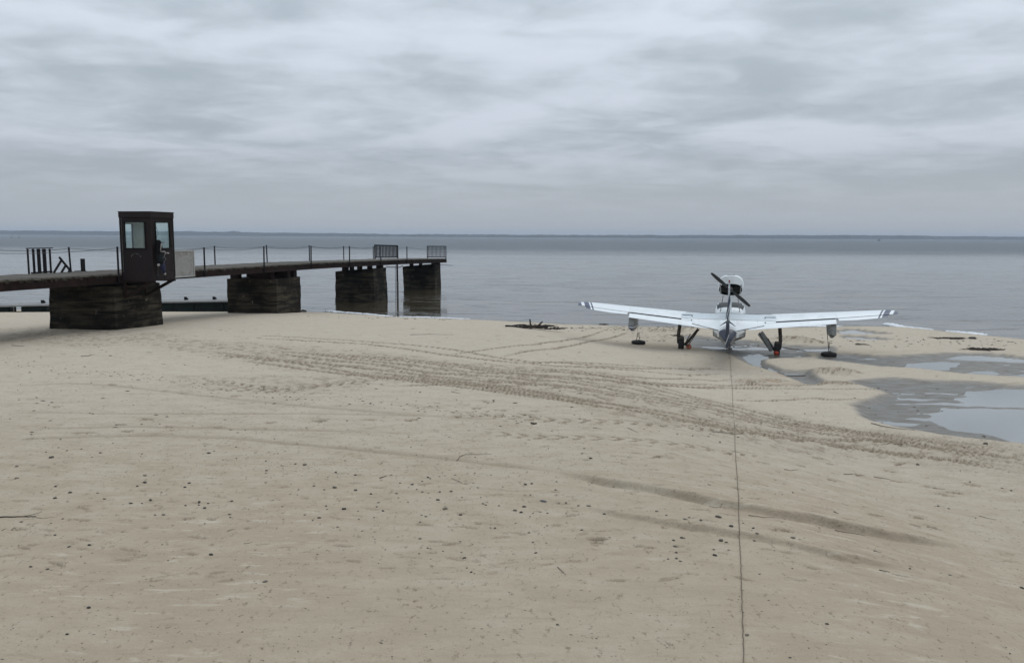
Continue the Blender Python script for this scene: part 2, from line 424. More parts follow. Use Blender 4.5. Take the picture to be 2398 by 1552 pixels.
for P, w_, p_, d_, k_ in TR:
    y0, y1 = P[:, 1].min() - 1.0, P[:, 1].max() + 1.0
    a, b = rows_between(y0, y1)
    if b <= a: continue
    x, y = X_[a:b], Y_[a:b]
    # smooth centre line y(x)
    xs = np.linspace(P[0, 0], P[-1, 0], 400)
    yc = np.interp(xs, P[:, 0], P[:, 1])
    ker = np.hanning(31); ker /= ker.sum()
    yc = np.convolve(np.pad(yc, 15, 'edge'), ker, 'valid')
    sl = np.gradient(yc, xs)
    arc = np.concatenate([[0], np.cumsum(np.hypot(np.diff(xs), np.diff(yc)))])
    cy = np.interp(x, xs, yc); s_ = np.interp(x, xs, sl); al = np.interp(x, xs, arc)
    lat = (y - cy) / np.sqrt(1 + s_ * s_)
    lon = al + lat * s_ / np.sqrt(1 + s_ * s_)
    ends = sstep(P[0, 0] - 0.2, P[0, 0] + 0.8, x) * sstep(P[-1, 0] + 0.2, P[-1, 0] - 0.8, x)
    ends = ends * (0.6 + 0.65 * vnoise(lon / 1.7, lat * 0 + 3.3, 4))
    h = np.abs(lat) / (w_ / 2)
    inside = 1 - sstep(0.8, 1.15, h)
    rim = np.exp(-((h - 1.25) / 0.28) ** 2)
    if k_ == 'knob':
        side = np.where(lat > 0, 0.5, 0.0)
        g = np.sin(2 * np.pi * (lon / p_ + side + 0.6 * vnoise(lon * 3, lat * 3, 2)))
        tread = 0.34 + 0.66 * sstep(-0.1, 0.4, g) * np.where(h > 0.35, 1, 0.6)
        tread = tread * (0.5 + 0.9 * vn[a:b])
        Z_[a:b] += ends * (-d_ * inside * tread + d_ * 0.4 * rim)
        dist[a:b] = np.maximum(dist[a:b], np.clip(ends * (inside * tread) * 1.25, 0, 1))
    elif k_ == 'chev':
        g = np.sin(2 * np.pi * (lon / p_ + np.abs(lat) / (w_ * 0.8)))
        tread = sstep(0.2, 0.6, g)
        inw = inside * sstep(0.05, 0.15, h)
        Z_[a:b] += ends * (-d_ * inw * tread + d_ * 0.25 * inside * (1 - tread))
        dist[a:b] = np.maximum(dist[a:b], ends * inw * tread * (0.5 + 0.6 * vn[a:b]))
    else:
        Z_[a:b] += ends * (-d_ * np.exp(-(h * 1.3) ** 2) + d_ * 0.4 * rim)
        dist[a:b] = np.maximum(dist[a:b], ends * np.exp(-(h * 1.3) ** 2) * 0.35)

for P, d_ in SCARPS:
    d_ *= 1.5
    a, b = rows_between(P[:, 1].min() - 3, P[:, 1].max() + 3)
    x, y = X_[a:b], Y_[a:b]
    cy = np.interp(x, P[:, 0], P[:, 1]) + 0.03 * np.abs(np.sin(x * 4.2 + 2 * fbm(x, y * 0, 2, 1))) + 0.035 * np.sin(x * 9) * fbm(x * 2, y * 0, 2, 3) * 2 + 0.05 * fbm(x * 3, y * 0 + 1, 2, 5)
    lat = y - cy
    e = sstep(P[0, 0], P[0, 0] + 1.5, x) * sstep(P[-1, 0], P[-1, 0] - 1.0, x) * (0.7 + 0.6 * vnoise(x * 1.8, y * 0, 5))
    # camera side lies lower; trough at the foot, slow rise away from it
    prof = np.where(lat > 0, np.exp(-lat / 0.7), np.where(lat > -0.07, 1 + 1.9 * lat / 0.07, -0.9 * np.exp((lat + 0.07) / 0.3)))
    Z_[a:b] += e * d_ * 0.62 * prof
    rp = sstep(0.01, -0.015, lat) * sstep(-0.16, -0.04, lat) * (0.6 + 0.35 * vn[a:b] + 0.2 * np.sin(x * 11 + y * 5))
    dist[a:b] = np.maximum(dist[a:b], e * rp * 0.45)  # scarp face: exposed damp sand and its shade, painted as a dark band

for L, amp, dm in CHURN:
    P = [tuple(gpt(a, b))[:2] for a, b in L]
    ys = [p[1] for p in P]
    a, b = rows_between(min(ys) - 1.5, max(ys) + 1.5)
    x, y = X_[a:b], Y_[a:b]
    m = 1 - sstep(-0.5, 0.6, poly_sdf(x, y, P) + 0.9 * fbm(x / 1.3, y / 1.3, 3, 6))
    lump = (fbm(x / 0.16, y / 0.20, 3, 4) * 2 + (vn[a:b] - 0.5) * 0.45)
    Z_[a:b] += m * amp * lump * 1.6
    dist[a:b] = np.maximum(dist[a:b], m * dm * (0.14 + 0.55 * sstep(-0.10, -0.45, lump)))

for px, py, rx, ry, h_ in MOUNDS:
    c = gpt(px, py)
    a, b = rows_between(c.y - ry * 3, c.y + ry * 3)
    x, y = X_[a:b], Y_[a:b]
    q = ((x - c.x) / rx) ** 2 + ((y - c.y) / ry) ** 2
    g = np.exp(-q * (1 + 0.5 * fbm(x * 2, y * 2, 2, 1)))
    l = fbm(x / 0.13, y / 0.16, 3, 2, 0.7) * 2 + (vn[a:b] - 0.5) * 0.7
    Z_[a:b] += g * h_ * 0.85 * (1 + 0.42 * l)
    dist[a:b] = np.maximum(dist[a:b], sstep(0.1, 0.5, g) * (0.22 + 0.7 * sstep(0.0, -0.4, l)))
for px, py, rx, ry in ((1800, 893, 0.8, 0.5), (1860, 898, 0.6, 0.3), (1832, 878, 0.5, 0.3), (1600, 805, .4, .2), (2120, 822, 1.0, 0.2)):
    c = gpt(px, py)
    g = np.exp(-(((X_ - c.x) / rx) ** 2 + ((Y_ - c.y) / ry) ** 2))
    rust = np.maximum(rust, g * sstep(-0.1, 0.25, fbm(X_ * 2.5, Y_ * 3.5, 3, 5)) * 0.8)

# footprints and small dents
def dent(px, py, lx, ly, ang, dep):
    c = gpt(px, py)
    a, b = rows_between(c.y - 0.6, c.y + 0.6)
    if b <= a: return
    xa = c.x - 0.7; xb = c.x + 0.7
    t0 = np.searchsorted(tcol, xa / c.y); t1 = np.searchsorted(tcol, xb / c.y)
    if t1 <= t0: return
    x, y = X_[a:b, t0:t1] - c.x, Y_[a:b, t0:t1] - c.y
    u = x * math.cos(ang) + y * math.sin(ang); v = -x * math.sin(ang) + y * math.cos(ang)
    lx *= 0.72; ly *= 0.66
    q = np.sqrt((u / lx) ** 2 + (v / ly) ** 2) + 0.5 * (vn[a:b, t0:t1] - 0.5) + 0.5 * fbm((u + c.x) / 0.07, (v + c.y) / 0.05, 2, 2)
    g = 1 - sstep(0.55, 1.0, q); rim = np.exp(-((q - 1.2) / 0.22) ** 2)
    Z_[a:b, t0:t1] += -dep * g + dep * 0.45 * rim
    dist[a:b, t0:t1] = np.maximum(dist[a:b, t0:t1], g * min(0.95, dep * 34))
rs = random.Random(5)
for L in (r1([(865, 173), (940, 200), (905, 218), (1130, 180), (1195, 184), (1135, 199), (1060, 180), (1370, 197), (1185, 235), (1280, 194), (700, 222), (990, 262), (1265, 296), (1660, 196), (1720, 217), (1800, 209), (1240, 340), (1040, 312), (1190, 280), (1825, 265), (1670, 292), (1975, 292), (2200, 268), (440, 328), (590, 340), (1425, 288), (130, 108), (205, 140), (1550, 156), (780, 535), (1140, 575), (1260, 592), (1520, 830), (1180, 830), (580, 875), (890, 862), (200, 915), (1020, 772), (400, 690), (1640, 614), (1700, 88), (665, 252), (1880, 800), (2230, 792)]),
          r2([(790, 148), (100, 268), (110, 600), (490, 778), (780, 778), (1110, 757), (1370, 757), (1100, 575), (960, 670), (1240, 705), (1640, 720), (1300, 660), (1850, 740), (1400, 718), (140, 793), (270, 690), (1690, 200), (1580, 745), (900, 700)]),
          r6([(390, 350), (1510, 165), (820, 183), (1030, 170), (1440, 215), (1330, 530), (1040, 290), (1820, 385), (1500, 290), (1700, 325), (560, 165), (700, 640), (2010, 310), (1640, 540), (1230, 250), (950, 130), (1620, 600), (1740, 610), (1900, 370)])):
    for (px, py) in L:
        dent(px, py, rs.uniform(0.13, 0.24), rs.uniform(0.07, 0.13), rs.uniform(-0.7, 0.7), rs.uniform(0.014, 0.032))
for (px, py, s_) in ((1338, 1203, 1), (1343, 1192, .7), (1338, 1160, .8), (1345, 1166, .5), (1395, 1262, 1.3), (1400, 1270, .9), (1385, 1258, .7), (1310, 1075, .8), (1295, 1077, .6), (1370, 1076, .9), (1440, 1067, .9), (1455, 1068, .7), (1538, 1072, 1.2), (1520, 1045, .8)):
    dent(px, py, 0.10 * s_ + .02, 0.06 * s_, rs.uniform(-0.3, 0.5), 0.018 * s_)
for i in range(1500):
    px, py = rs.uniform(0, 2398), 770 + 590 * rs.random() ** 1.9
    dent(px, py, rs.uniform(0.04, 0.18), rs.uniform(0.02, 0.06), rs.uniform(-0.5, 0.5), rs.uniform(0.004, 0.016))
# wind ripples catching the light at the bottom
rp = sstep(14, 9, Y_) * sstep(-0.05, 0.25, fbm(X_ / 1.5 + 3, Y_ / 1.2, 3, 3))
Z_ += rp * 0.012 * fbm((X_ - 0.3 * Y_) / 0.25, (Y_ + 0.2 * X_) / 0.07, 2, 1)

for key, (P, fz, bank) in sorted(POOLS.items(), key=lambda kv: -kv[1][1]):
    P = np.array(P)
    a, b = rows_between(P[:, 1].min() - 2, P[:, 1].max() + 2)
    x, y = X_[a:b], Y_[a:b]
    sd = poly_sdf(x, y, P) + 0.22 * fbm(x / 0.5, y / 0.5, 4, 2) + (0.5 * fbm(x / 2, y / 1.5, 2, 4) if fz > 0 else 0)
    m = 1 - sstep(-bank * 0.5, bank * 0.5, sd)
    fl = fz + (0.030 if fz > 0 else 0.004) * fbm(x / 1.5, y / 0.6, 5, 5, 0.6) * 2
    Z_[a:b] = Z_[a:b] * (1 - m) + fl * m
    dist[a:b] *= (1 - m * 0.8)
    wet_add[a:b] = np.maximum(wet_add[a:b], (1 - sstep(0.0, 0.26, sd)) * 0.95)
wet_add = np.maximum(wet_add, sstep(1.3, 0.3, shore_d + 0.5 * fbm(X_ / 0.9, Y_ / 0.9, 3, 4)) * 0.85)
wet = np.maximum(wet_add, sstep(0.055, 0.012, Z_ + 0.02 * fbm(X_ / 0.8, Y_ / 0.5, 3, 3)) * sstep(9, 14, Y_))

def grid_mesh(name, X, Y, Z, attrs=None):
    n_r, n_c = X.shape
    co = np.stack([X, Y, Z], -1).reshape(-1, 3).astype(np.float32)
    i = np.arange(n_r * n_c).reshape(n_r, n_c)
    # rows run away from far... keep the normals up
    q = np.stack([i[:-1, :-1], i[:-1, 1:], i[1:, 1:], i[1:, :-1]], -1).reshape(-1, 4)
    if (Y[1, 0] < Y[0, 0]): q = q[:, ::-1]
    me = bpy.data.meshes.new(name)
    me.vertices.add(len(co)); me.vertices.foreach_set('co', co.ravel())
    me.loops.add(q.size); me.loops.foreach_set('vertex_index', q.ravel().astype(np.int32))
    me.polygons.add(len(q))
    me.polygons.foreach_set('loop_start', (np.arange(len(q)) * 4).astype(np.int32))
    me.update(calc_edges=True)
    for k_, v_ in (attrs or {}).items():
        at = me.attributes.new(k_, 'FLOAT', 'POINT'); at.data.foreach_set('value', v_.ravel().astype(np.float32))
    me.shade_smooth()
    return me

def sand_material():
    m = bpy.data.materials.new('sand'); m.use_nodes = True
    t = NT(m.node_tree); p = m.node_tree.nodes['Principled BSDF']
    g = t.n('ShaderNodeNewGeometry').outputs['Position']
    def at(nm):
        a = t.n('ShaderNodeAttribute'); a.attribute_name = nm; return a.outputs['Fac']
    big = t.noise(g, 0.35, 4, 0.55)
    mid = t.noise(t.mapping(g, scale=(0.8, 1.6, 1)), 2.2, 5, 0.6)
    fine = t.noise(g, 60.0, 3, 0.7)
    grain = t.noise(g, 260.0, 2, 0.7)
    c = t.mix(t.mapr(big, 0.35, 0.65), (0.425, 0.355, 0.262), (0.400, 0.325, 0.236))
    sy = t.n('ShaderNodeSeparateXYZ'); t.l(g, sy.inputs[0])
    # sand is paler towards the water
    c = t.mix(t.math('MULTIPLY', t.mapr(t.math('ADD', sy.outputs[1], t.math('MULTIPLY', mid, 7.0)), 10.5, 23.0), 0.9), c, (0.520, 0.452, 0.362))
    c = t.mix(t.math('MULTIPLY', t.mapr(mid, 0.45, 0.75), 0.4), c, (0.50, 0.44, 0.34))
    pal = t.noise(t.mapping(g, scale=(1.3, 5.5, 1), rot=(0, 0, R(-14))), 1.6, 4, 0.6, 0.5)
    c = t.mix(t.math('MULTIPLY', t.math('MULTIPLY', t.mapr(pal, 0.56, 0.70), t.mapr(big, 0.45, 0.6)), 0.55), c, (0.60, 0.54, 0.43))
    c = t.mix(t.math('MULTIPLY', t.mapr(pal, 0.44, 0.30), 0.35), c, (0.29, 0.235, 0.165))
    c = t.mix(t.math('MULTIPLY', t.mapr(mid, 0.55, 0.3), 0.25), c, (0.32, 0.268, 0.19))
    c = t.mix(t.math('MULTIPLY', t.mapr(fine, 0.35, 0.75), 0.22), c, (0.27, 0.235, 0.18))
    c = t.mix(t.math('MULTIPLY', t.mapr(grain, 0.56, 0.70), 0.45), c, (0.17, 0.145, 0.11))
    spk = t.noise(t.mapping(g, scale=(1, 0.6, 1)), 16.0, 4, 0.75)
    c = t.mix(t.math('MULTIPLY', t.mapr(spk, 0.57, 0.70), 0.75), c, (0.17, 0.13, 0.09))
    # turned-up damp sand in the tracks, damp and painted shade on scarps, darker dents
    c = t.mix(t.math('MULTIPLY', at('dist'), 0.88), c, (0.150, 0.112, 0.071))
    c = t.mix(t.math('MULTIPLY', at('rust'), 0.7), c, (0.30, 0.165, 0.085))
    wet_ = at('wet')
    c = t.mix(t.math('MULTIPLY', wet_, 0.95), c, t.mix(mid, (0.062, 0.055, 0.043), (0.105, 0.093, 0.074)))
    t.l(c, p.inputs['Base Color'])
    t.val(p.inputs['Roughness'], t.math('SUBTRACT', 0.95, t.math('MULTIPLY', wet_, t.mapr(mid, 0.3, 0.7, 0.35, 0.68))))
    t.val(p.inputs['Specular IOR Level'], t.math('ADD', 0.15, t.math('MULTIPLY', wet_, 0.45)))
    b = t.n('ShaderNodeBump'); b.inputs['Distance'].default_value = 0.022
    t.val(b.inputs['Strength'], t.math('SUBTRACT', 0.9, t.math('MULTIPLY', wet_, 0.6)))
    h = t.math('ADD', t.math('ADD', t.math('MULTIPLY', t.noise(g, 22.0, 5, 0.65), 1.0), t.math('MULTIPLY', t.noise(g, 120.0, 2, 0.6), 0.25)), t.math('MULTIPLY', t.noise(t.mapping(g, scale=(1, 2.2, 1)), 5.0, 4, 0.6), 1.6))
    t.l(h, b.inputs['Height']); t.l(b.outputs[0], p.inputs['Normal'])
    return m
SAND = sand_material()
me = grid_mesh('beach_sand', X_, Y_, Z_, {'wet': wet, 'dist': np.clip(dist, 0, 1), 'rust': rust})
tag(link('beach_sand', me, SAND), kind='structure')
def surf_z(x, y):
    """height of the finished sand"""
    r_ = np.interp(-1 / y, -1 / rows, np.arange(nr)); c_ = np.interp(x / y, tcol, np.arange(nc))
    return float(Z_[int(round(r_)), int(round(c_))])
bx_, by_ = np.meshgrid(np.linspace(-90, 90, 90), np.linspace(-90, 4.4, 50))
tag(link('beach_sand_behind', grid_mesh('beach_sand_behind', bx_, by_, base_z(bx_, by_) - 0.01, {}), SAND), kind='structure')

# ------------------------------------------------------------------ water
def water_material(name, lake=True):
    m = bpy.data.materials.new(name); m.use_nodes = True
    t = NT(m.node_tree); p = m.node_tree.nodes['Principled BSDF']
    g = t.n('ShaderNodeNewGeometry').outputs['Position']
    p.inputs['IOR'].default_value = 1.333
    if lake:
        se = t.n('ShaderNodeSeparateXYZ'); t.l(g, se.inputs[0])
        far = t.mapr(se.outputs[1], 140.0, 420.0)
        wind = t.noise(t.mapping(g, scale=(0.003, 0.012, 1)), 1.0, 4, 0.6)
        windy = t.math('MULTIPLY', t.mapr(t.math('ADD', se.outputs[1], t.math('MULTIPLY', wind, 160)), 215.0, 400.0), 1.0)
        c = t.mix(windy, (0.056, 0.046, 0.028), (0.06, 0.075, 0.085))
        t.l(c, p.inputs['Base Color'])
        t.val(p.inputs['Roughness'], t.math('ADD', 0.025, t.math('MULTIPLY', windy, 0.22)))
        sw = t.noise(t.mapping(g, scale=(0.35, 2.2, 1), rot=(0, 0, R(6))), 0.9, 4, 0.55, 0.3)
        rip = t.noise(t.mapping(g, scale=(1.0, 2.4, 1), rot=(0, 0, R(-8))), 3.2, 3, 0.6, 0.2)
        calm = t.mapr(t.noise(t.mapping(g, scale=(0.05, 0.14, 1), rot=(0, 0, R(9))), 1.0, 3, 0.5), 0.42, 0.62, 0.15, 1.5)
        lw = t.noise(t.mapping(g, scale=(0.22, 0.8, 1), rot=(0, 0, R(7))), 0.8, 3, 0.55, 1.6)
        lws = t.math('MULTIPLY', t.mapr(lw, 0.56, 0.70), 0.07)
        h = t.math('ADD', t.math('MULTIPLY', t.math('ADD', t.math('MULTIPLY', sw, 0.030), t.math('MULTIPLY', rip, 0.010)), calm), lws)
        fw = t.noise(t.mapping(g, scale=(0.25, 0.8, 1)), 1.0, 4, 0.7)
        h = t.math('ADD', h, t.math('MULTIPLY', t.math('MULTIPLY', fw, windy), 0.35))
        b = t.n('ShaderNodeBump'); b.inputs['Distance'].default_value = 1.0; b.inputs['Strength'].default_value = 1.0
        t.l(h, b.inputs['Height']); t.l(b.outputs[0], p.inputs['Normal'])
        # wind-roughened water shows more of its own colour than of the sky
        df = t.n('ShaderNodeBsdfDiffuse'); t.val(df.inputs[0], (0.145, 0.165, 0.180, 1))
        ms = t.n('ShaderNodeMixShader')
        grain = t.mapr(t.noise(t.mapping(g, scale=(0.02, 0.05, 1)), 2.0, 5, 0.75), 0.35, 0.65, 0.45, 0.92)
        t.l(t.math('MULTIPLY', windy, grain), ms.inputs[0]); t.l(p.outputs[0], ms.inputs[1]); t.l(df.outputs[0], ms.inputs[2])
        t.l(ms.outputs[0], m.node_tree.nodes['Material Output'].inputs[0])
    else:
        p.inputs['Base Color'].default_value = (0.20, 0.205, 0.195, 1)
        p.inputs['IOR'].default_value = 1.45
        p.inputs['Roughness'].default_value = 0.04
        b = t.n('ShaderNodeBump'); b.inputs['Distance'].default_value = 0.0015
        t.l(t.noise(g, 3.0, 2, 0.5), b.inputs['Height']); t.l(b.outputs[0], p.inputs['Normal'])
    return m
LAKE = water_material('lake_water'); PUD = water_material('still_water', False)
WX = 9000
wx = np.array([-WX, -2000, -400, -100, 0, 100, 400, 2000, WX], float)
wy = np.array([28.0, 60, 120, 300, 800, 2000, 5000, 9000], float)
a_, b_ = np.meshgrid(wx, wy)
# keep the sheet behind the pools: its near edge runs inland of the shoreline
near = np.interp(wx, [-WX, -400, -100, 0, 100, 400, WX], [60, 55, 45, 36, 34, 20, 0])
near = np.array([55, 55, 55, 44, 38.0, 8, 0, 0, 0])
xs_ = np.unique(np.concatenate([SX, wx, np.linspace(-40, 40, 41)]))
ys_near = np.interp(xs_, SX, SY) - 1.6
vs, fs = [], []
for x, y in zip(xs_, ys_near): vs.append((x, y, 0.0)); vs.append((x, 200.0, 0.0)); vs.append((x, 9000.0, 0.0))
for i in range(len(xs_) - 1):
    fs.append((3 * i, 3 * i + 3, 3 * i + 4, 3 * i + 1)); fs.append((3 * i + 1, 3 * i + 4, 3 * i + 5, 3 * i + 2))
tag(mesh_obj('lake_water', vs, fs, LAKE), kind='structure')

def pud_sheet(P, z, grow=1.0):
    P = np.array(P); x0, y0 = P.min(0) - grow; x1, y1 = P.max(0) + grow
    vs, fs = [], []
    n = 12
    c = P.mean(0)
    ring = []
    hull = []
    for k in range(40):
        a = 2 * math.pi * k / 40; d = np.array([math.cos(a), math.sin(a)])
        hull.append(c + d * (((P - c) @ d).max() + grow))
    vs = [(h[0], h[1], z) for h in hull]
    o = mesh_obj('puddle', vs, [tuple(range(40))], PUD)
    tag(o, kind='structure'); return o
pud_sheet(POOLS['flatC'][0], 0.0, 0.35)
pud_sheet(POOLS['flatD'][0], 0.0006, 0.25)
pud_sheet(POOLS['poolE'][0], 0.0012, 0.3)
pud_sheet(POOLS['poolF'][0], 0.0018, 0.3)
pud_sheet(POOLS['underG'][0], 0.0024, 0.2)

# ------------------------------------------------------------------ foam on the shore
FOAM = M('foam', (0.74, 0.76, 0.78), 0.9, var=0.06, scale=8)
def foam_strip(L, wdt, n_, h_=0.05):
    wdt *= 0.7; h_ *= 0.7
    P = [gpt(a, b, 0.0) for a, b in L]
    mb = MB()
    for i in range(n_):
        k = rs.random() * (len(P) - 1); j = int(k); f = k - j
        q = P[j].lerp(P[j + 1], f)
        wn = float(vnoise(np.array([q.x * 0.8]), np.array([2.0]), 3)[0])
        if wn < 0.12: continue
        q = q + Vector((rs.gauss(0, 0.1), rs.gauss(0, wdt * 0.35 * (0.4 + wn)), 0))
        r_ = rs.uniform(0.03, 0.085) * (0.5 + wn)
        hh = h_ * rs.uniform(0.5, 1.2)
        a0 = rs.random() * 6
        ring = [(q.x + 1.3 * r_ * math.cos(a0 + t_ * 1.047), q.y + r_ * math.sin(a0 + t_ * 1.047), -0.005) for t_ in range(6)]
        ring2 = [(q.x + .9 * r_ * math.cos(a0 + t_ * 1.047), q.y + .6 * r_ * math.sin(a0 + t_ * 1.047), hh) for t_ in range(6)]
        mb.loft([ring, ring2])
    o = mb.build('foam', FOAM, smooth=True)
    return tag(o, kind='stuff')
foam_strip([(770, 728), (784, 730), (851, 735), (918, 741.5), (986, 743), (1000, 743.5)], 0.26, 1300)
foam_strip([(1015, 744), (1040, 744.5), (1092, 747)], 0.14, 200, 0.04)
foam_strip([(1850, 767), (1870, 766), (1904, 764.5), (1945, 767), (1960, 767)], 0.4, 900, 0.09)
foam_strip([(2080, 760), (2110, 767), (2180, 774), (2265, 782), (2297, 785)], 0.5, 1900, 0.10)
foam_strip([(2315, 789), (2340, 792), (2398, 798), (2440, 804)], 0.2, 300, 0.05)

# ------------------------------------------------------------------ far shore
FAR = M('far_forest', (0.022, 0.028, 0.022), 0.95, var=0.3, scale=0.02)
def shore_ridge(name, L, depth=120):
    """L: (px, top px above the waterline), at ~4 km: bank with a crest of tree tops"""
    D = 4000.0
    pts = [(t, h * 0.86) for t, h in L]
    xs = np.linspace(pts[0][0], pts[-1][0], int((pts[-1][0] - pts[0][0]) * 1.4))
    hs = np.interp(xs, [p[0] for p in pts], [p[1] for p in pts])
    hs = hs + (fbm(xs / 9, xs * 0, 4, 1, 0.7) * 2.2) + (fbm(xs / 60, xs * 0 + 3, 2, 3) * 1.6)
    X = (xs - 1199) / FPX * D
    H = np.maximum(hs, 1.0) * D / FPX
    vs, fs = [], []
    for x, h in zip(X, H):
        r_ = rs.uniform(-20, 20)
        vs += [(x, D - 4, -1.0), (x, D + 2, h * 0.45), (x, D + 25 + r_, h * 0.92), (x, D + 45 + r_, h), (x, D + depth, h * 0.9), (x, D + depth + 60, -1.0)]
    for i in range(len(X) - 1):
        for k in range(5): fs.append((6 * i + k, 6 * i + 6 + k, 6 * i + 7 + k, 6 * i + 1 + k))
    return tag(mesh_obj(name, vs, fs, FAR), kind='structure')
shore_ridge('far_shore', [(-900, 13), (-300, 13), (0, 12), (200, 11.5), (280, 10.5), (330, 10), (430, 12), (440, 13), (450, 11), (520, 10.5), (545, 13.5), (556, 10.5), (700, 9), (1000, 7.5), (1100, 8), (1200, 7.5), (1500, 8), (1700, 9), (1850, 10), (2000, 11), (2100, 10.5), (2160, 11), (2200, 9.5), (2398, 9), (2800, 9), (3300, 9)])

# ------------------------------------------------------------------ pier
WOOD = M('weathered_planks', (0.105, 0.096, 0.080), 0.9, spec=0.2, var=0.4, scale=3.0, bump=0.004, bscale=40, stretch=(1, 12, 1), dirt=(0.06, 0.05, 0.04), dirt_amt=0.6)
BEAM = M('rusty_beam', (0.022, 0.012, 0.010), 0.85, spec=0.15, var=0.4, scale=3.0, bump=0.004, bscale=25, dirt=(0.012, 0.010, 0.009), dirt_amt=0.8)
STEEL = M('dark_steel', (0.008, 0.008, 0.010), 0.7, spec=0.2, var=0.3, scale=9)
ROPE = M('rope', (0.055, 0.055, 0.055), 0.9, var=0.2, scale=20)

def concrete():
    m = bpy.data.materials.new('stained_concrete'); m.use_nodes = True
    t = NT(m.node_tree); p = m.node_tree.nodes['Principled BSDF']
    tcn = t.n('ShaderNodeTexCoord').outputs['Object']
    lay = t.noise(t.mapping(tcn, scale=(0.5, 0.5, 5.0)), 1.3, 6, 0.65, 0.4)
    blot = t.noise(tcn, 1.1, 5, 0.6)
    fine = t.noise(tcn, 14, 4, 0.7)
    c = t.mix(t.mapr(lay, 0.38, 0.66), (0.010, 0.009, 0.007), (0.068, 0.057, 0.040))
    c = t.mix(t.math('MULTIPLY', t.mapr(blot, 0.42, 0.62), 0.8), c, (0.006, 0.005, 0.004))
    c = t.mix(t.math('MULTIPLY', t.mapr(fine, 0.6, 0.8), 0.4), c, (0.15, 0.135, 0.105))
    c = t.mix(t.math('MULTIPLY', t.mapr(t.noise(tcn, 5, 3, 0.5), 0.68, 0.76), 0.5), c, (0.24, 0.22, 0.19))
    t.l(c, p.inputs['Base Color']); p.inputs['Roughness'].default_value = 0.88; p.inputs['Specular IOR Level'].default_value = 0.1
    b = t.n('ShaderNodeBump'); b.inputs['Distance'].default_value = 0.03
    t.l(t.math('ADD', lay, t.math('MULTIPLY', fine, 0.3)), b.inputs['Height']); t.l(b.outputs[0], p.inputs['Normal'])
    return m
CONC = concrete()

U = Vector((0.2, 0.9798, 0)); V = Vector((-0.9798, 0.2, 0)); P0 = Vector((-14.04, 28.6, 0))
ZS = [(-40, 2.98), (-4.7, 2.955), (5.75, 2.885), (16.5, 2.824), (31.0, 2.62), (42.2, 2.40), (60, 2.2)]
def zdeck(s): return float(np.interp(s, [a for a, b in ZS], [b for a, b in ZS]))
def pp(s, v, z): return P0 + U * s + V * v + Vector((0, 0, z))
SEND = 42.0; WD = 2.6
pier = empty('pier', pp(0, WD / 2, 0))
tag(pier, 'old plank pier on dark stained concrete blocks running out into the lake', 'pier')
def PB(mb, name, mat, **k):
    """mesh given in world coordinates, made a child of the pier"""
    o = mb.build(name, mat, None, **k)
    o.parent = pier; o.matrix_parent_inverse = Matrix.Translation(-pier.location)
    return o
# planks
pk = MB().box((0, 0, 0), (WD + 0.06, 0.225, 0.055)); plank_me = None
rotu = math.atan2(V.y, V.x)
s = -14.0; i = 0
plank0 = pk.build('deck_plank', WOOD, None, bevel=0.004); pm = plank0.data
bpy.data.objects.remove(plank0)
while s < SEND:
    o = bpy.data.objects.new('deck_plank', pm); col.objects.link(o); o.parent = pier
    z = zdeck(s) - 0.0275 + rs.uniform(-0.006, 0.008)
    q = pp(s, WD / 2 + rs.uniform(-0.055, 0.055), z) - pier.location
    sl = math.atan2(zdeck(s + 1) - zdeck(s), 1)
    o.matrix_parent_inverse = Matrix.Identity(4)
    o.location = q
    o.rotation_euler = (sl * -1 + rs.uniform(-0.015, 0.015), rs.uniform(-0.006, 0.006), rotu + math.pi + rs.uniform(-0.012, 0.012))
    s += 0.24; i += 1
# broken crust along the plank ends
for a, b in ((-14, 12), (12, 25.3), (25.3, SEND)):
    mb = MB(); n = int((b - a) / 0.11)
    for k in range(n):
        s0 = a + (b - a) * k / n
        if rs.random() < 0.25: continue
        hh = rs.uniform(0.02, 0.085)
        c = pp(s0, rs.uniform(-0.035, 0.0), zdeck(s0) - 0.055 - hh / 2)
        mb.box(c, (rs.uniform(.02, .05), rs.uniform(.06, .13), hh), Matrix.Rotation(rotu + rs.uniform(-.3, .3), 3, 'Z'))
    o = PB(mb, 'edge_crust', WOOD if False else M('edge_crust', (0.035, 0.030, 0.024), .9, spec=.1, var=.7, scale=6, dirt=(0.10, 0.09, 0.075), dirt_amt=.6, dscale=5)); o['kind'] = 'stuff'
# side beams by span
brk = [-14, -1.2, 12.0, 25.3, SEND]
for a, b in zip(brk[:-1], brk[1:]):
    for v in (0.07, WD - 0.07, 0.9, 1.7):
        mb = MB(); n = 4
        for k in range(n):
            s0 = a + (b - a) * k / n; s1 = a + (b - a) * (k + 1) / n - (0.02 if k == n - 1 else 0)
            mb.bar(pp(s0, v, zdeck(s0) - 0.06 - 0.13), pp(s1, v, zdeck(s1) - 0.06 - 0.13), 0.12, 0.255)
        if v == 0.07:   # steel flanges
            for k in range(n):
                s0 = a + (b - a) * k / n; s1 = a + (b - a) * (k + 1) / n
                mb.bar(pp(s0, v - .03, zdeck(s0) - 0.325), pp(s1, v - .03, zdeck(s1) - 0.325), 0.2, 0.02)
        PB(mb, 'side_beam' if v in (0.07, WD - 0.07) else 'deck_joist', BEAM)
PB(MB().bar(pp(SEND + .03, -0.02, zdeck(SEND) - 0.19), pp(SEND + .03, WD + .02, zdeck(SEND) - 0.19), 0.06, 0.28), 'end_beam', BEAM)

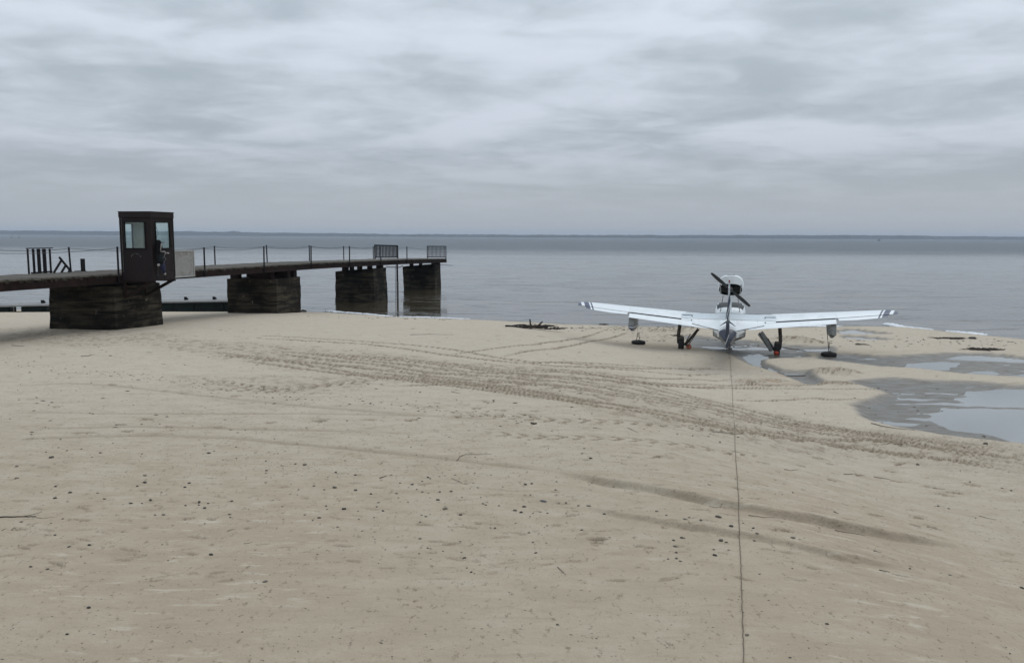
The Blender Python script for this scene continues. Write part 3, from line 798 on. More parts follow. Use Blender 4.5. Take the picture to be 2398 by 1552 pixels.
def column(s0, zt0, zt1, zb, w_, l_, lean=(0, 0), taper=0.0, seed=0):
    """rough cast block: s0 = near corner along the pier; zt0/zt1 top height at near/far end"""
    n, m_ = 16, 26
    vs, fs = [], []
    per = []
    for k in range(n): per.append((k / n, 0, 0))
    for k in range(n): per.append((1, k / n, 1))
    for k in range(n): per.append((1 - k / n, 1, 2))
    for k in range(n): per.append((0, 1 - k / n, 3))
    for j in range(m_ + 1):
        f = j / m_
        for (a, b, side) in per:   # a: across (v), b: along (u)
            zt = zt0 + (zt1 - zt0) * a + 0
            z = zb + (zt - zb) * f
            ex = taper * (1 - f)
            vv = (a - .5) * (w_ + 2 * ex) + w_ / 2 + lean[0] * f
            uu = (b - .5) * (l_ + 2 * ex) + l_ / 2 + lean[1] * f
            nz = float(vnoise(np.array([z * 6 + seed * 3.1]), np.array([(a + b) * 1.5 + side + seed]), 2)[0]) - .5
            n2_ = float(vnoise(np.array([z * 2.2 + seed]), np.array([(a * 4 + b * 4) + side * 7.0]), 4)[0]) - .5
            nz2 = 0.014 * nz + 0.022 * n2_
            corner = (min(a, 1 - a) < 0.04 and min(b, 1 - b) < 0.04)
            if corner: nz2 -= 0.03 + 0.05 * abs(n2_)
            nrm = ((0, -1), (1, 0), (0, 1), (-1, 0))[side]
            vv += nrm[0] * nz2; uu += nrm[1] * nz2
            zz = z + (0.03 * n2_ if f == 1 else 0)
            vs.append(pp(s0 + uu, vv, zz))
    N = len(per)
    for j in range(m_):
        for k in range(N):
            k2 = (k + 1) % N
            fs.append((j * N + k, j * N + k2, (j + 1) * N + k2, (j + 1) * N + k))
    fs.append(tuple(m_ * N + k for k in range(N)))
    return MB().add(vs, fs)
cols = [column(0.0, 2.48, 2.48, 0.5, 2.62, 2.75, taper=0.05, seed=1),
        column(11.85, 2.16, 2.13, -0.3, 2.70, 2.77, taper=0.0, seed=2),
        column(25.1, 2.17, 1.96, -1.2, 2.66, 2.5, lean=(0.02, -0.1), taper=0.10, seed=3),
        column(38.9, 2.03, 1.80, -1.5, 2.75, 1.9, lean=(0.14, 0.0), taper=-0.02, seed=4)]
labels = ['broad dark block nearest the shore, standing on dry sand', 'second block with its foot at the water edge', 'leaning block standing in shallow water', 'outermost leaning block in the water']
for mb, lb in zip(cols, labels):
    o = PB(mb, 'support_column', CONC); o['label'] = lb
# bearing timbers on the columns
def bear(s0, v0, s1, v1, z0, z1, nm='bearing_block'):
    mb = MB(); c = pp((s0 + s1) / 2, (v0 + v1) / 2, (z0 + z1) / 2)
    mb.box(c, (abs(v1 - v0), abs(s1 - s0), abs(z1 - z0)), Matrix.Rotation(rotu, 3, 'Z'))
    PB(mb, nm, BEAM)
for s0, v0, v1, z0 in ((12.0, 2.1, 2.55, 2.13), (12.0, 0.3, 1.45, 2.13), (13.3, 0.1, 2.4, 2.14), (14.1, 0.15, 2.3, 2.13),
                       (25.3, 0.3, 0.55, 2.12), (25.3, 1.0, 1.25, 2.06), (25.35, 1.6, 1.8, 2.0), (25.4, 2.0, 2.35, 1.93), (26.8, 0.1, 0.5, 2.16),
                       (39.1, 0.25, 0.45, 2.0), (39.1, 1.3, 1.5, 1.9), (39.2, 2.1, 2.35, 1.8), (40.2, 0.1, 0.5, 2.0)):
    bear(s0, v0, s0 + 0.32, v1, z0 - 0.05, zdeck(s0) - 0.34)
PB(MB().bar(pp(14.4, 0.2, 2.3), pp(14.55, 2.4, 2.3), 0.25, 0.34), 'bearing_block', BEAM)
# rails: posts and ropes on both sides
def px_on(v, px):
    """distance along the pier where its line v meets the photograph column px"""
    t_ = (px - 1199) / FPX
    b = P0 + V * v
    return (t_ * b.y - b.x) / (U.x - t_ * U.y)
tops_n, tops_f = [], []
for px in (-140, 42, 278, 480, 619, 729, 819, 892, 953):
    if px == 42: continue
    s_ = px_on(-0.04, px); z = zdeck(s_)
    ln = rs.uniform(-0.03, 0.03)
    tp = pp(s_ + ln, -0.05, z + 0.93 + rs.uniform(-0.03, 0.04))
    PB(MB().tube([pp(s_, -0.04, z - 0.34), tp], 0.035, 8), 'railing_post', STEEL)
    tops_n.append(tp)
for px in (-60, 166, 504, 626, 725, 805, 874):
    s_ = px_on(WD + 0.0, px); z = zdeck(s_)
    tp = pp(s_ + rs.uniform(-0.05, 0.03), WD - 0.02, z + 0.94 + rs.uniform(-0.03, 0.03))
    PB(MB().tube([pp(s_, WD - 0.02, z - 0.1), tp], 0.033, 8), 'railing_post', STEEL)
    tops_f.append(tp)
def sag(a, b, d_, r_=0.008, n=10):
    return MB().tube([a.lerp(b, k / n) - Vector((0, 0, d_ * 4 * (k / n) * (1 - k / n))) for k in range(n + 1)], r_, 4)
endn = pp(SEND - 0.1, 0.0, zdeck(SEND) + 0.9)
for T, e in ((tops_n, endn), (tops_f, None)):
    T2 = [p - Vector((0, 0, 0.05)) for p in T] + ([e] if e else [])
    for a, b in zip(T2[:-1], T2[1:]):
        PB(sag(a, b, 0.06 + (a - b).length * 0.008), 'railing_rope', ROPE)

# vertical pile pipe
g_ = gpt(931, 700, 0.0)
pt = MB().tube([(g_.x, g_.y, 2.5), (g_.x, g_.y, 1.22)], 0.062, 12)
pile = tag(PB(pt, 'pile', STEEL), None); pile['label'] = 'thin vertical pile, black above and grey below'
PILEG = M('grey_pipe', (0.10, 0.098, 0.09), 0.8, var=0.3, scale=6)
o = MB().tube([(g_.x + .01, g_.y, 1.22), (g_.x + .01, g_.y, -0.9)], 0.074, 12).build('pile_sleeve', PILEG); o.parent = pile
PB(MB().tube([(g_.x - .13, g_.y, 2.5), (g_.x - .13, g_.y, -0.9)], 0.014, 6), 'cable', STEEL)
PB(MB().tube([tuple(pp(38.9, -0.1, 2.0)), tuple(pp(41.2, -0.75, 1.85))], 0.02, 5), 'loose_bar', STEEL)
PB(MB().tube([tuple(pp(27.4, 0.0, 2.2)), tuple(pp(29.3, -0.25, 2.12)), tuple(pp(29.9, -0.3, 2.2))], 0.03, 5), 'loose_bar', STEEL)
PB(MB().tube([tuple(pp(25.0, 1.9, 2.0)), tuple(pp(24.0, 1.2, 2.35))], 0.012, 5), 'loose_bar', STEEL)

# barriers, each standing on the deck
def barrier(a, b, h_, nb, label, r_=0.018):
    a, b = Vector(a), Vector(b); t = empty('barrier', a); t['label'] = label; t['category'] = 'barrier'; t['group'] = 'railing panels standing on the pier'
    d = b - a
    def B(mb, nm):
        o = mb.build(nm, STEEL); o.parent = t; return o
    B(MB().tube([(0, 0, h_), tuple(d + Vector((0, 0, h_)))], r_ * 1.2, 6), 'top_rail')
    B(MB().tube([Vector((0, 0, 0.12)), d + Vector((0, 0, 0.12))], r_ * 1.2, 6), 'bottom_rail')
    for k in range(nb):
        q = d * (k / (nb - 1)); f = k in (0, nb - 1)
        B(MB().tube([q + Vector((0, 0, 0 if f else 0.12)), q + Vector((0, 0, h_))], r_ * (1.4 if f else 1), 6), 'end_post' if f else 'bar')
    return t
s0, s1 = px_on(WD, 877), px_on(WD, 930)
barrier(pp(s0, WD - .05, zdeck(s0)), pp(s1, WD - .05, zdeck(s1)), 1.02, 17, 'long dark railing panel with thin bars on the pier, left of the end one', 0.042)
barrier(pp(SEND - .1, 0.0, zdeck(SEND)), pp(SEND - .1, 1.65, zdeck(SEND)), 1.04, 15, 'dark railing panel with thin bars closing the far end of the pier', 0.03)

# slatted gate panel by the left edge
s0, s1 = px_on(WD, 64), px_on(WD, 119)
ga = pp(s0, WD - .05, zdeck(s0)); gb = pp(s1, WD - .05, zdeck(s1))
gt = empty('gate_panel', ga); tag(gt, 'dark panel of five upright boards of unequal width on the pier', 'gate')
dd = gb - ga
for f, wd in ((0.03, .06), (0.26, .09), (0.48, .14), (0.72, .15), (0.97, .07)):
    q = dd * f
    o = MB().bar(q + Vector((0, 0, 0.0)), q + Vector((0, 0, 0.86)), 0.03, wd, up=(dd.normalized())).build('board', STEEL); o.parent = gt
o = MB().bar(Vector((0, 0, .88)) - dd * 0.02, dd * 1.1 + Vector((0, 0, .89)), 0.05, 0.03).build('top_rail', STEEL); o.parent = gt
o = MB().bar(dd * 0.15 + Vector((0, 0, .03)), dd * 1.0 + Vector((0, 0, .05)), 0.08, 0.05).build('bottom_rail', STEEL); o.parent = gt
# toppled trestle
s0, s1 = px_on(WD - .3, 127), px_on(WD - .3, 167)
ta = pp(s0, WD - .3, zdeck(s0)); tb = pp(s1, WD - .3, zdeck(s1)); L_ = tb - ta
tr = empty('trestle', ta); tag(tr, 'toppled dark metal trestle leaning at an angle beside the panel on the pier', 'trestle')
def LP(f, h): return L_ * f + Vector((0, 0, h))
for nm, a, b in (('beam', LP(.36, .56), LP(1.02, .02)), ('leg', LP(.46, .44), LP(0, 0.02)), ('leg', LP(.72, .27), LP(.44, 0.02)), ('leg', LP(.94, .1), LP(.86, 0.02))):
    o = MB().bar(a, b, 0.05, 0.06).build(nm, STEEL); o.parent = tr
s0 = px_on(WD - .1, 193)
o = MB().box((0, 0, .24), (.11, .11, .48)).box((.12, 0, .015), (.36, .2, .03)).build('bollard', STEEL); o.location = pp(s0, WD - .15, zdeck(s0)); o.rotation_euler.z = rotu
tag(o, 'short thick dark stub standing on the pier left of the booth', 'bollard')

# ------------------------------------------------------------------ booth
BROWN = M('brown_paint', (0.014, 0.008, 0.0075), 0.7, spec=0.25, var=0.2, scale=2.0, dirt=(0.010, 0.007, 0.007), dirt_amt=0.6, bump=0.001, bscale=8)
DARKB = M('dark_frame', (0.006, 0.005, 0.005), 0.7, spec=0.2, var=0.2)
PALE = M('pale_interior', (0.34, 0.37, 0.34), 0.7, var=0.08)
def glass_mat():
    m = bpy.data.materials.new('window_glass'); m.use_nodes = True
    t = NT(m.node_tree); nd = m.node_tree.nodes; p = nd['Principled BSDF']; nd.remove(p)
    tr_ = t.n('ShaderNodeBsdfTransparent'); tr_.inputs[0].default_value = (0.93, 0.965, 0.945, 1)
    gl = t.n('ShaderNodeBsdfGlossy'); gl.inputs[1].default_value = 0.03
    mxs = t.n('ShaderNodeMixShader'); mxs.inputs[0].default_value = 0.05; t.l(tr_.outputs[0], mxs.inputs[1]); t.l(gl.outputs[0], mxs.inputs[2])
    t.l(mxs.outputs[0], nd['Material Output'].inputs[0]); return m
GLASS = glass_mat()
# local frame: x = outward from the pier (-V), y = along U, origin at near deck-side corner, z up
BW, BL, BZ0, BZ1 = 1.20, 1.25, 2.79, 5.10
bo = P0 + U * 0.5 + V * -0.06
booth = empty('booth', (bo.x, bo.y, BZ0), math.atan2(-V.y, -V.x))
tag(booth, 'dark brown watch booth with windows overhanging the side of the pier', 'booth')
H = BZ1 - BZ0 - 0.2
def wall(nm, a, b, out, wins, H=H, z0=0.0):
    """wall from a to b (2D), with window holes (u0,u1,z0,z1); outer skin brown, inner pale"""
    a, b = Vector((*a, 0)), Vector((*b, 0)); d = (b - a).normalized(); L = (b - a).length; o_ = Vector((*out, 0))
    def panels(th, off, nm_, mat, marg=0):
        mb = MB()
        rects = []
        u0, u1, w0, w1 = wins
        rects = [(0, u0, z0, H), (u1, L, z0, H), (u0, u1, z0, w0), (u0, u1, w1, H)]
        for r in rects:
            c = a + d * ((r[0] + r[1]) / 2) + o_ * off + Vector((0, 0, (r[2] + r[3]) / 2))
            mb.bar(a + d * r[0] + o_ * off + Vector((0, 0, c.z)), a + d * r[1] + o_ * off + Vector((0, 0, c.z)), th, r[3] - r[2])
        return mb.build(nm_, mat, booth)
    wl = panels(0.03, -0.015, 'wall', BROWN)
    inn = panels(0.012, -0.037, 'inner_lining', PALE); inn.parent = wl
    u0, u1, w0, w1 = wins
    fr = MB(); e = 0.035
    q = lambda u, z, k=0.0: a + d * u + o_ * k + Vector((0, 0, z))
    fr.bar(q(u0 - e, w0 - e / 2 + .01, .008), q(u1 + e, w0 - e / 2 + .01, .008), 0.05, e)
    fr.bar(q(u0 - e, w1 + e / 2 - .01, .008), q(u1 + e, w1 + e / 2 - .01, .008), 0.05, e)
    fr.bar(q(u0 - e / 2 + .01, w0, .006), q(u0 - e / 2 + .01, w1, .006), e, 0.045, up=d.cross(Vector((0, 0, 1))))
    fr.bar(q(u1 + e / 2 - .01, w0, .006), q(u1 + e / 2 - .01, w1, .006), e, 0.045, up=d.cross(Vector((0, 0, 1))))
    win = fr.build('window_frame', DARKB, booth)
    g1 = MB().bar(q(u0, (w0 + w1) / 2, -0.02), q(u1, (w0 + w1) / 2, -0.02), 0.004, w1 - w0).build('pane', GLASS); g1.parent = win
    return wl
WB, WT = 3.82 - BZ0, 4.74 - BZ0
near = wall('n', (0, 0), (BW, 0), (0, -1), (0.16, 0.96, WB, WT))
side = wall('s', (BW, 0.0), (BW, BL), (1, 0), (0.25, 1.05, WB, WT))
farw = wall('f', (0, BL), (BW, BL), (0, 1), (0.10, 1.14, WB - .02, WT))
deckw = wall('d', (0, 0), (0, BL), (-1, 0), (0.12, 0.62, WB - .02, WT - .06))
for x_, y_ in ((0, 0), (BW, 0), (0, BL), (BW, BL)):
    MB().box((x_, y_, H / 2), (0.06, 0.06, H - .002)).build('corner_post', BROWN, booth)
rf = MB().box((BW / 2, BL / 2, H + 0.10), (BW + 0.09, BL + 0.09, 0.2)).build('roof', BROWN, booth, bevel=0.006)
MB().box((BW / 2, BL / 2, H + 0.205), (BW + 0.12, BL + 0.12, 0.016)).build('roof_cap', DARKB, rf)
MB().box((BW / 2, BL / 2, H - .012), (BW - .1, BL - .1, 0.02)).build('ceiling', PALE, booth)
MB().box((BW / 2, BL / 2, 0.03), (BW + 0.05, BL + 0.05, 0.30)).build('floor_base', BROWN, booth, bevel=0.005)
MB().bar((BW - .32, BL - 0.1, WB + .2), (.2, BL - 0.1, WB + .2), 0.15, 0.02).build('shelf', DARKB, booth)
for y_ in (0.04, BL - .04):
    MB().bar((BW - .03, y_, -0.13), (0.05, y_, -0.70), 0.07, 0.10).build('brace', BEAM, booth)
    MB().box((BW / 2, y_, -0.15), (BW + 0.1, 0.08, 0.06)).build('bearer', BEAM, booth)
    MB().box((0.03, y_ + 0.0, -0.45), (0.06, 0.10, 0.6)).build('hanger', BEAM, booth)
# worn arc of lettering on the near wall (too worn to read)
LET = M('worn_lettering', (0.22, 0.20, 0.18), 0.8, var=0.3, scale=30)
mb = MB(); r_ = random.Random(3)
for k in range(15):
    a = R(160 - k * 10); cx, cz = 0.56 + 0.20 * math.cos(a), 0.66 + 0.17 * math.sin(a)
    if k in (6, 11): continue
    for j in range(2):
        x_, z_ = cx + r_.uniform(-.012, .012), cz + r_.uniform(-.018, .018)
        an = r_.uniform(0, 3.1)
        mb.bar((x_, -0.0035, z_), (x_ + .022 * math.cos(an), -0.0035, z_ + .022 * math.sin(an)), 0.004, 0.006)
mb.build('worn_lettering', LET, booth)

# white cabinet beside the booth
WHITE = M('white_board', (0.27, 0.265, 0.25), 0.7, var=0.12, scale=3, dirt=(0.12, 0.105, 0.085), dirt_amt=0.5, dscale=3)
s0, s1 = px_on(-0.12, 409), px_on(-0.12, 457)
ca = pp(s0, -0.1, 2.62); cb = empty('cabinet', ca, math.atan2(U.y, U.x))
tag(cb, 'flat grey white panel box fixed to the pier edge right of the booth', 'panel')
Lc = s1 - s0; Hc = 1.07
MB().box((Lc / 2, 0.06, Hc / 2), (Lc, 0.12, Hc)).build('body', WHITE, cb, bevel=0.006)
fm = MB()
fm.box((Lc / 2, -0.012, Hc - .025), (Lc, 0.024, .05)); fm.box((Lc / 2, -0.012, .025), (Lc, 0.024, .05))
fm.box((.025, -0.0115, Hc / 2), (.05, 0.023, Hc - .1)); fm.box((Lc - .025, -0.0115, Hc / 2), (.05, 0.023, Hc - .1))
fm.build('rim', M('white_rim', (0.34, 0.34, 0.32), 0.7, var=0.1), cb)

# gear hanging at the corner of the booth
BLACK = M('black_cloth', (0.004, 0.004, 0.005), 0.85, spec=.15, var=0.3); BLUE = M('blue_cloth', (0.013, 0.016, 0.055), 0.85, var=0.4, scale=9, bump=0.01, bscale=18)
PW = M('pale_plastic', (0.26, 0.25, 0.23), 0.5, var=0.15)
hg = empty('hanging_gear', bo + (-V) * (BW + 0.04) + U * 0.18 + Vector((0, 0, 2.79)), math.atan2(-V.y, -V.x))
tag(hg, 'dark bundle of gear with blue cloth and pale fittings hanging on the booth corner', 'gear')
def HG(mb, nm, mat, **k): return mb.build(nm, mat, hg, **k)
# local: x = out from wall, y = along wall, z up
def oval(zs): return [[(0.10 + a * math.cos(t_ * .5236), y_ + b * math.sin(t_ * .5236), z_) for t_ in range(12)] for (z_, a, b, y_) in zs]
HG(MB().loft(oval([(0.86, .08, .16, .02), (1.0, .10, .16, .04), (1.15, .10, .13, .03), (1.27, .09, .10, .01), (1.33, .05, .05, 0)])), 'hood', BLACK, smooth=True)
HG(MB().loft(oval([(0.45, .08, .12, .05), (0.6, .10, .15, .07), (0.78, .11, .18, .08), (0.88, .09, .15, .06)])), 'pouch', M('dark_green_cloth', (0.007, 0.010, 0.011), 0.85, spec=.2, bump=.02, bscale=14), smooth=True)
HG(MB().loft(oval([(0.14, .05, .05, .23), (0.28, .07, .09, .22), (0.42, .08, .13, .17), (0.55, .07, .13, .14)])), 'blue_bundle', BLUE, smooth=True)
HG(MB().tube([(.22, -.07, .93), (.23, -.01, 1.2)], .018, 8), 'pale_rod', PW, smooth=True)
HG(MB().tube([(.21, -.02, .915), (.22, .16, .92)], .017, 8), 'pale_rod', PW, smooth=True)
HG(MB().tube([(.2, .22, .92), (.22, .2, .84), (.2, .17, .76)], .018, 8), 'cord', PW, smooth=True)
HG(MB().tube([(.22, .28, .86), (.22, .4, .855)], .028, 8), 'pale_float', PW, smooth=True)
HG(MB().lathe((.14, -.1, .45), [(0.0, -.06), (.045, -.03), (.05, .02), (.03, .04), (0, .045)], 10), 'pale_float', PW, smooth=True)
HG(MB().lathe((.14, .25, .12), [(0.0, -.05), (.04, -.02), (.04, .02), (0, .045)], 10), 'pale_float', PW, smooth=True)
HG(MB().tube([(.12, -.1, .39), (.11, -.1, .2), (.1, -.1, .02)], .008, 5), 'cord', ROPE)
HG(MB().tube([(.05, -.04, 1.33), (.03, -.02, 1.7), (.03, -.05, 1.95)], .012, 5), 'cord', BLACK)
HG(MB().tube([(.06, -.02, 1.4), (.08, .05, 1.55), (.05, .05, 1.7), (.03, 0, 1.8)], .006, 5), 'cord', BLACK)
HG(MB().tube([(.12, .0, .75), (.2, .08, .7), (.17, .2, .74), (.2, .26, .64), (.16, .2, .56)], .014, 6), 'cord', M('grey_cord', (0.12, 0.13, 0.13), 0.8))
for z_ in (.05, .02):
    pass
HG(MB().lathe((.12, -.1, .0), [(0.0, -.06), (.05, -.04), (.055, .03), (.03, .06), (0, .065)], 10), 'weight', STEEL)
HG(MB().lathe((.12, .25, -.0), [(0.0, -.05), (.03, -.04), (.035, .03), (0, .05)], 10), 'weight', STEEL)

# ------------------------------------------------------------------ floating dock drawn up behind the pier
DTOP = M('dock_top', (0.20, 0.20, 0.195), 0.8, var=0.15, scale=2); DGRN = M('dark_green_float', (0.006, 0.012, 0.011), 0.7, spec=0.2, var=0.4, scale=2)
dk = empty('floating_dock', (-20, 42, 0.0)); tag(dk, 'low grey topped floating dock on dark green floats beached behind the pier', 'dock')
def DK(mb, nm, mat, **k):
    o = mb.build(nm, mat, None, **k); o.parent = dk; o.matrix_parent_inverse = Matrix.Translation(-dk.location); return o
A, B_, C_ = Vector((-30.0, 38.6, 0.76)), Vector((-18.9, 43.6, 0.76)), Vector((-13.6, 44.9, 0.76))
for a, b in ((A, B_), (B_ + Vector((.05, 0.02, 0)), C_)):
    DK(MB().bar(a, b, 1.6, 0.07), 'walkway', DTOP)
    d = (b - a)
nrm = Vector((0.4, -0.92, 0)).normalized()
def flt(px0, px1, zb, zt=0.70, mat=DGRN):
    def on(px):
        t_ = (px - 1199) / FPX
        a, b = (A, B_) if px < 372 else (B_, C_)
        e = b - a; k = (t_ * a.y - a.x) / (e.x - t_ * e.y); return a + e * k
    p, q = on(px0), on(px1); p.z = q.z = (zb + zt) / 2
    DK(MB().bar(p, q, 1.3, zt - zb), 'float', mat)
flt(-40, 23, .30); flt(49, 108, .25); flt(95, 118, .1, .42, STEEL); flt(376, 410, .05); flt(411, 455, .04); flt(457, 524, .03); flt(526, 560, .03)
for px in (27, 45):
    t_ = (px - 1199) / FPX; e = B_ - A; k = (t_ * A.y - A.x) / (e.x - t_ * e.y); q = A + e * k; DK(MB().tube([(q.x, q.y - .5, .72), (q.x, q.y - .5, .2)], .05, 6), 'leg', STEEL)
for px in (91, 429, 496):
    t_ = (px - 1199) / FPX
    a, b = (A, B_) if px < 372 else (B_, C_)
    e = b - a; k = (t_ * a.y - a.x) / (e.x - t_ * e.y); q = a + e * k
    DK(MB().box(q + Vector((0, 0.2, .12)), (.13, .1, .16)).box(q + Vector((.09, .2, .10)), (.1, .04, .09)), 'cleat', STEEL)

# ------------------------------------------------------------------ amphibious aeroplane
AX = (8.25, 30.75); HEAD = 15.6
gz = 0.03
ac = empty('seaplane', (AX[0], AX[1], 0.0), R(-HEAD))
tag(ac, 'white single engined amphibious aeroplane with blue stripes parked on the shore', 'aeroplane')

def paint(name, color, rough=0.35, lines=None, dirt=0.15):
    m = M(name, color, rough, var=0.04, scale=3.0, dirt=(0.22, 0.22, 0.2), dirt_amt=dirt, dscale=2.5, spec=0.5)
    return m
PWH = paint('white_paint', (0.70, 0.735, 0.745)); PTL = paint('shaded_tail_paint', (0.50, 0.56, 0.59)); PBL = paint('blue_paint', (0.030, 0.045, 0.095)); PGR = paint('grey_hull_paint', (0.19, 0.195, 0.19), 0.5, dirt=0.6)  # tailplane white greyed, its shading put into the paint
HUL = M('blotched_hull', (0.30, 0.31, 0.30), 0.5, var=0.2, scale=3, dirt=(0.07, 0.055, 0.04), dirt_amt=0.9, dscale=4)  # dirt colour here gives the brown blotches on the grey
RUB = M('tyre_rubber', (0.012, 0.011, 0.011), 0.85, var=0.3, scale=10); MUD = M('muddy_metal', (0.055, 0.048, 0.038), 0.8, var=0.4, scale=9, dirt=(0.02, 0.018, 0.015), dirt_amt=.8, dscale=6)
ORG = M('red_orange_plastic', (0.34, 0.035, 0.014), 0.5, var=0.15); DGL = M('dark_glazing', (0.030, 0.036, 0.038), 0.55, var=0.1, spec=0.25)
GAP = M('dark_gap_and_shade', (0.02, 0.022, 0.026), 0.8)

def tip_stripes(side):
    """white paint with slanted blue bands near the wing tip (painted livery)"""
    m = bpy.data.materials.new('striped_tip_paint'); m.use_nodes = True
    t = NT(m.node_tree); p = m.node_tree.nodes['Principled BSDF']
    o_ = t.n('ShaderNodeTexCoord').outputs['Object']; se = t.n('ShaderNodeSeparateXYZ'); t.l(o_, se.inputs[0])
    ax = t.math('ABSOLUTE', se.outputs[0])
    u = t.math('ADD', ax, t.math('MULTIPLY', se.outputs[1], -0.30))     # slanted coordinate
    def band(lo, hi): return t.math('MULTIPLY', t.math('GREATER_THAN', u, lo), t.math('LESS_THAN', u, hi))
    b1 = band(5.40, 5.60); b2 = t.math('GREATER_THAN', u, 5.72); b3 = band(5.28, 5.34)
    f = t.math('MAXIMUM', t.math('MAXIMUM', b1, b2), b3)
    t.l(t.mix(f, (0.70, 0.735, 0.745), (0.030, 0.045, 0.095)), p.inputs['Base Color']); p.inputs['Roughness'].default_value = 0.35
    return m
TIP = tip_stripes(1)

def foil(le, te, th, x, n=9, camber=0.02, blunt=0.004):
    """closed aerofoil ring; le/te are (y, z)"""
    up, lo = [], []
    dy, dz = te[0] - le[0], te[1] - le[1]; c = math.hypot(dy, dz); ny, nz = -dz / c, dy / c
    if nz < 0: ny, nz = -ny, -nz
    for k in range(n + 1):
        f = (1 - math.cos(math.pi * k / n)) / 2
        t_ = 5 * th * (0.2969 * math.sqrt(f) - 0.1260 * f - 0.3516 * f * f + 0.2843 * f ** 3 - 0.1036 * f ** 4) + blunt * f
        cm = camber * 4 * f * (1 - f)
        for L, sg in ((up, 1), (lo, -1)):
            h = (cm + sg * t_) * c
            L.append((x, le[0] + dy * f + ny * h, le[1] + dz * f + nz * h))
    return up + lo[::-1][1:-1]
def lerp(a, b, f): return a + (b - a) * f
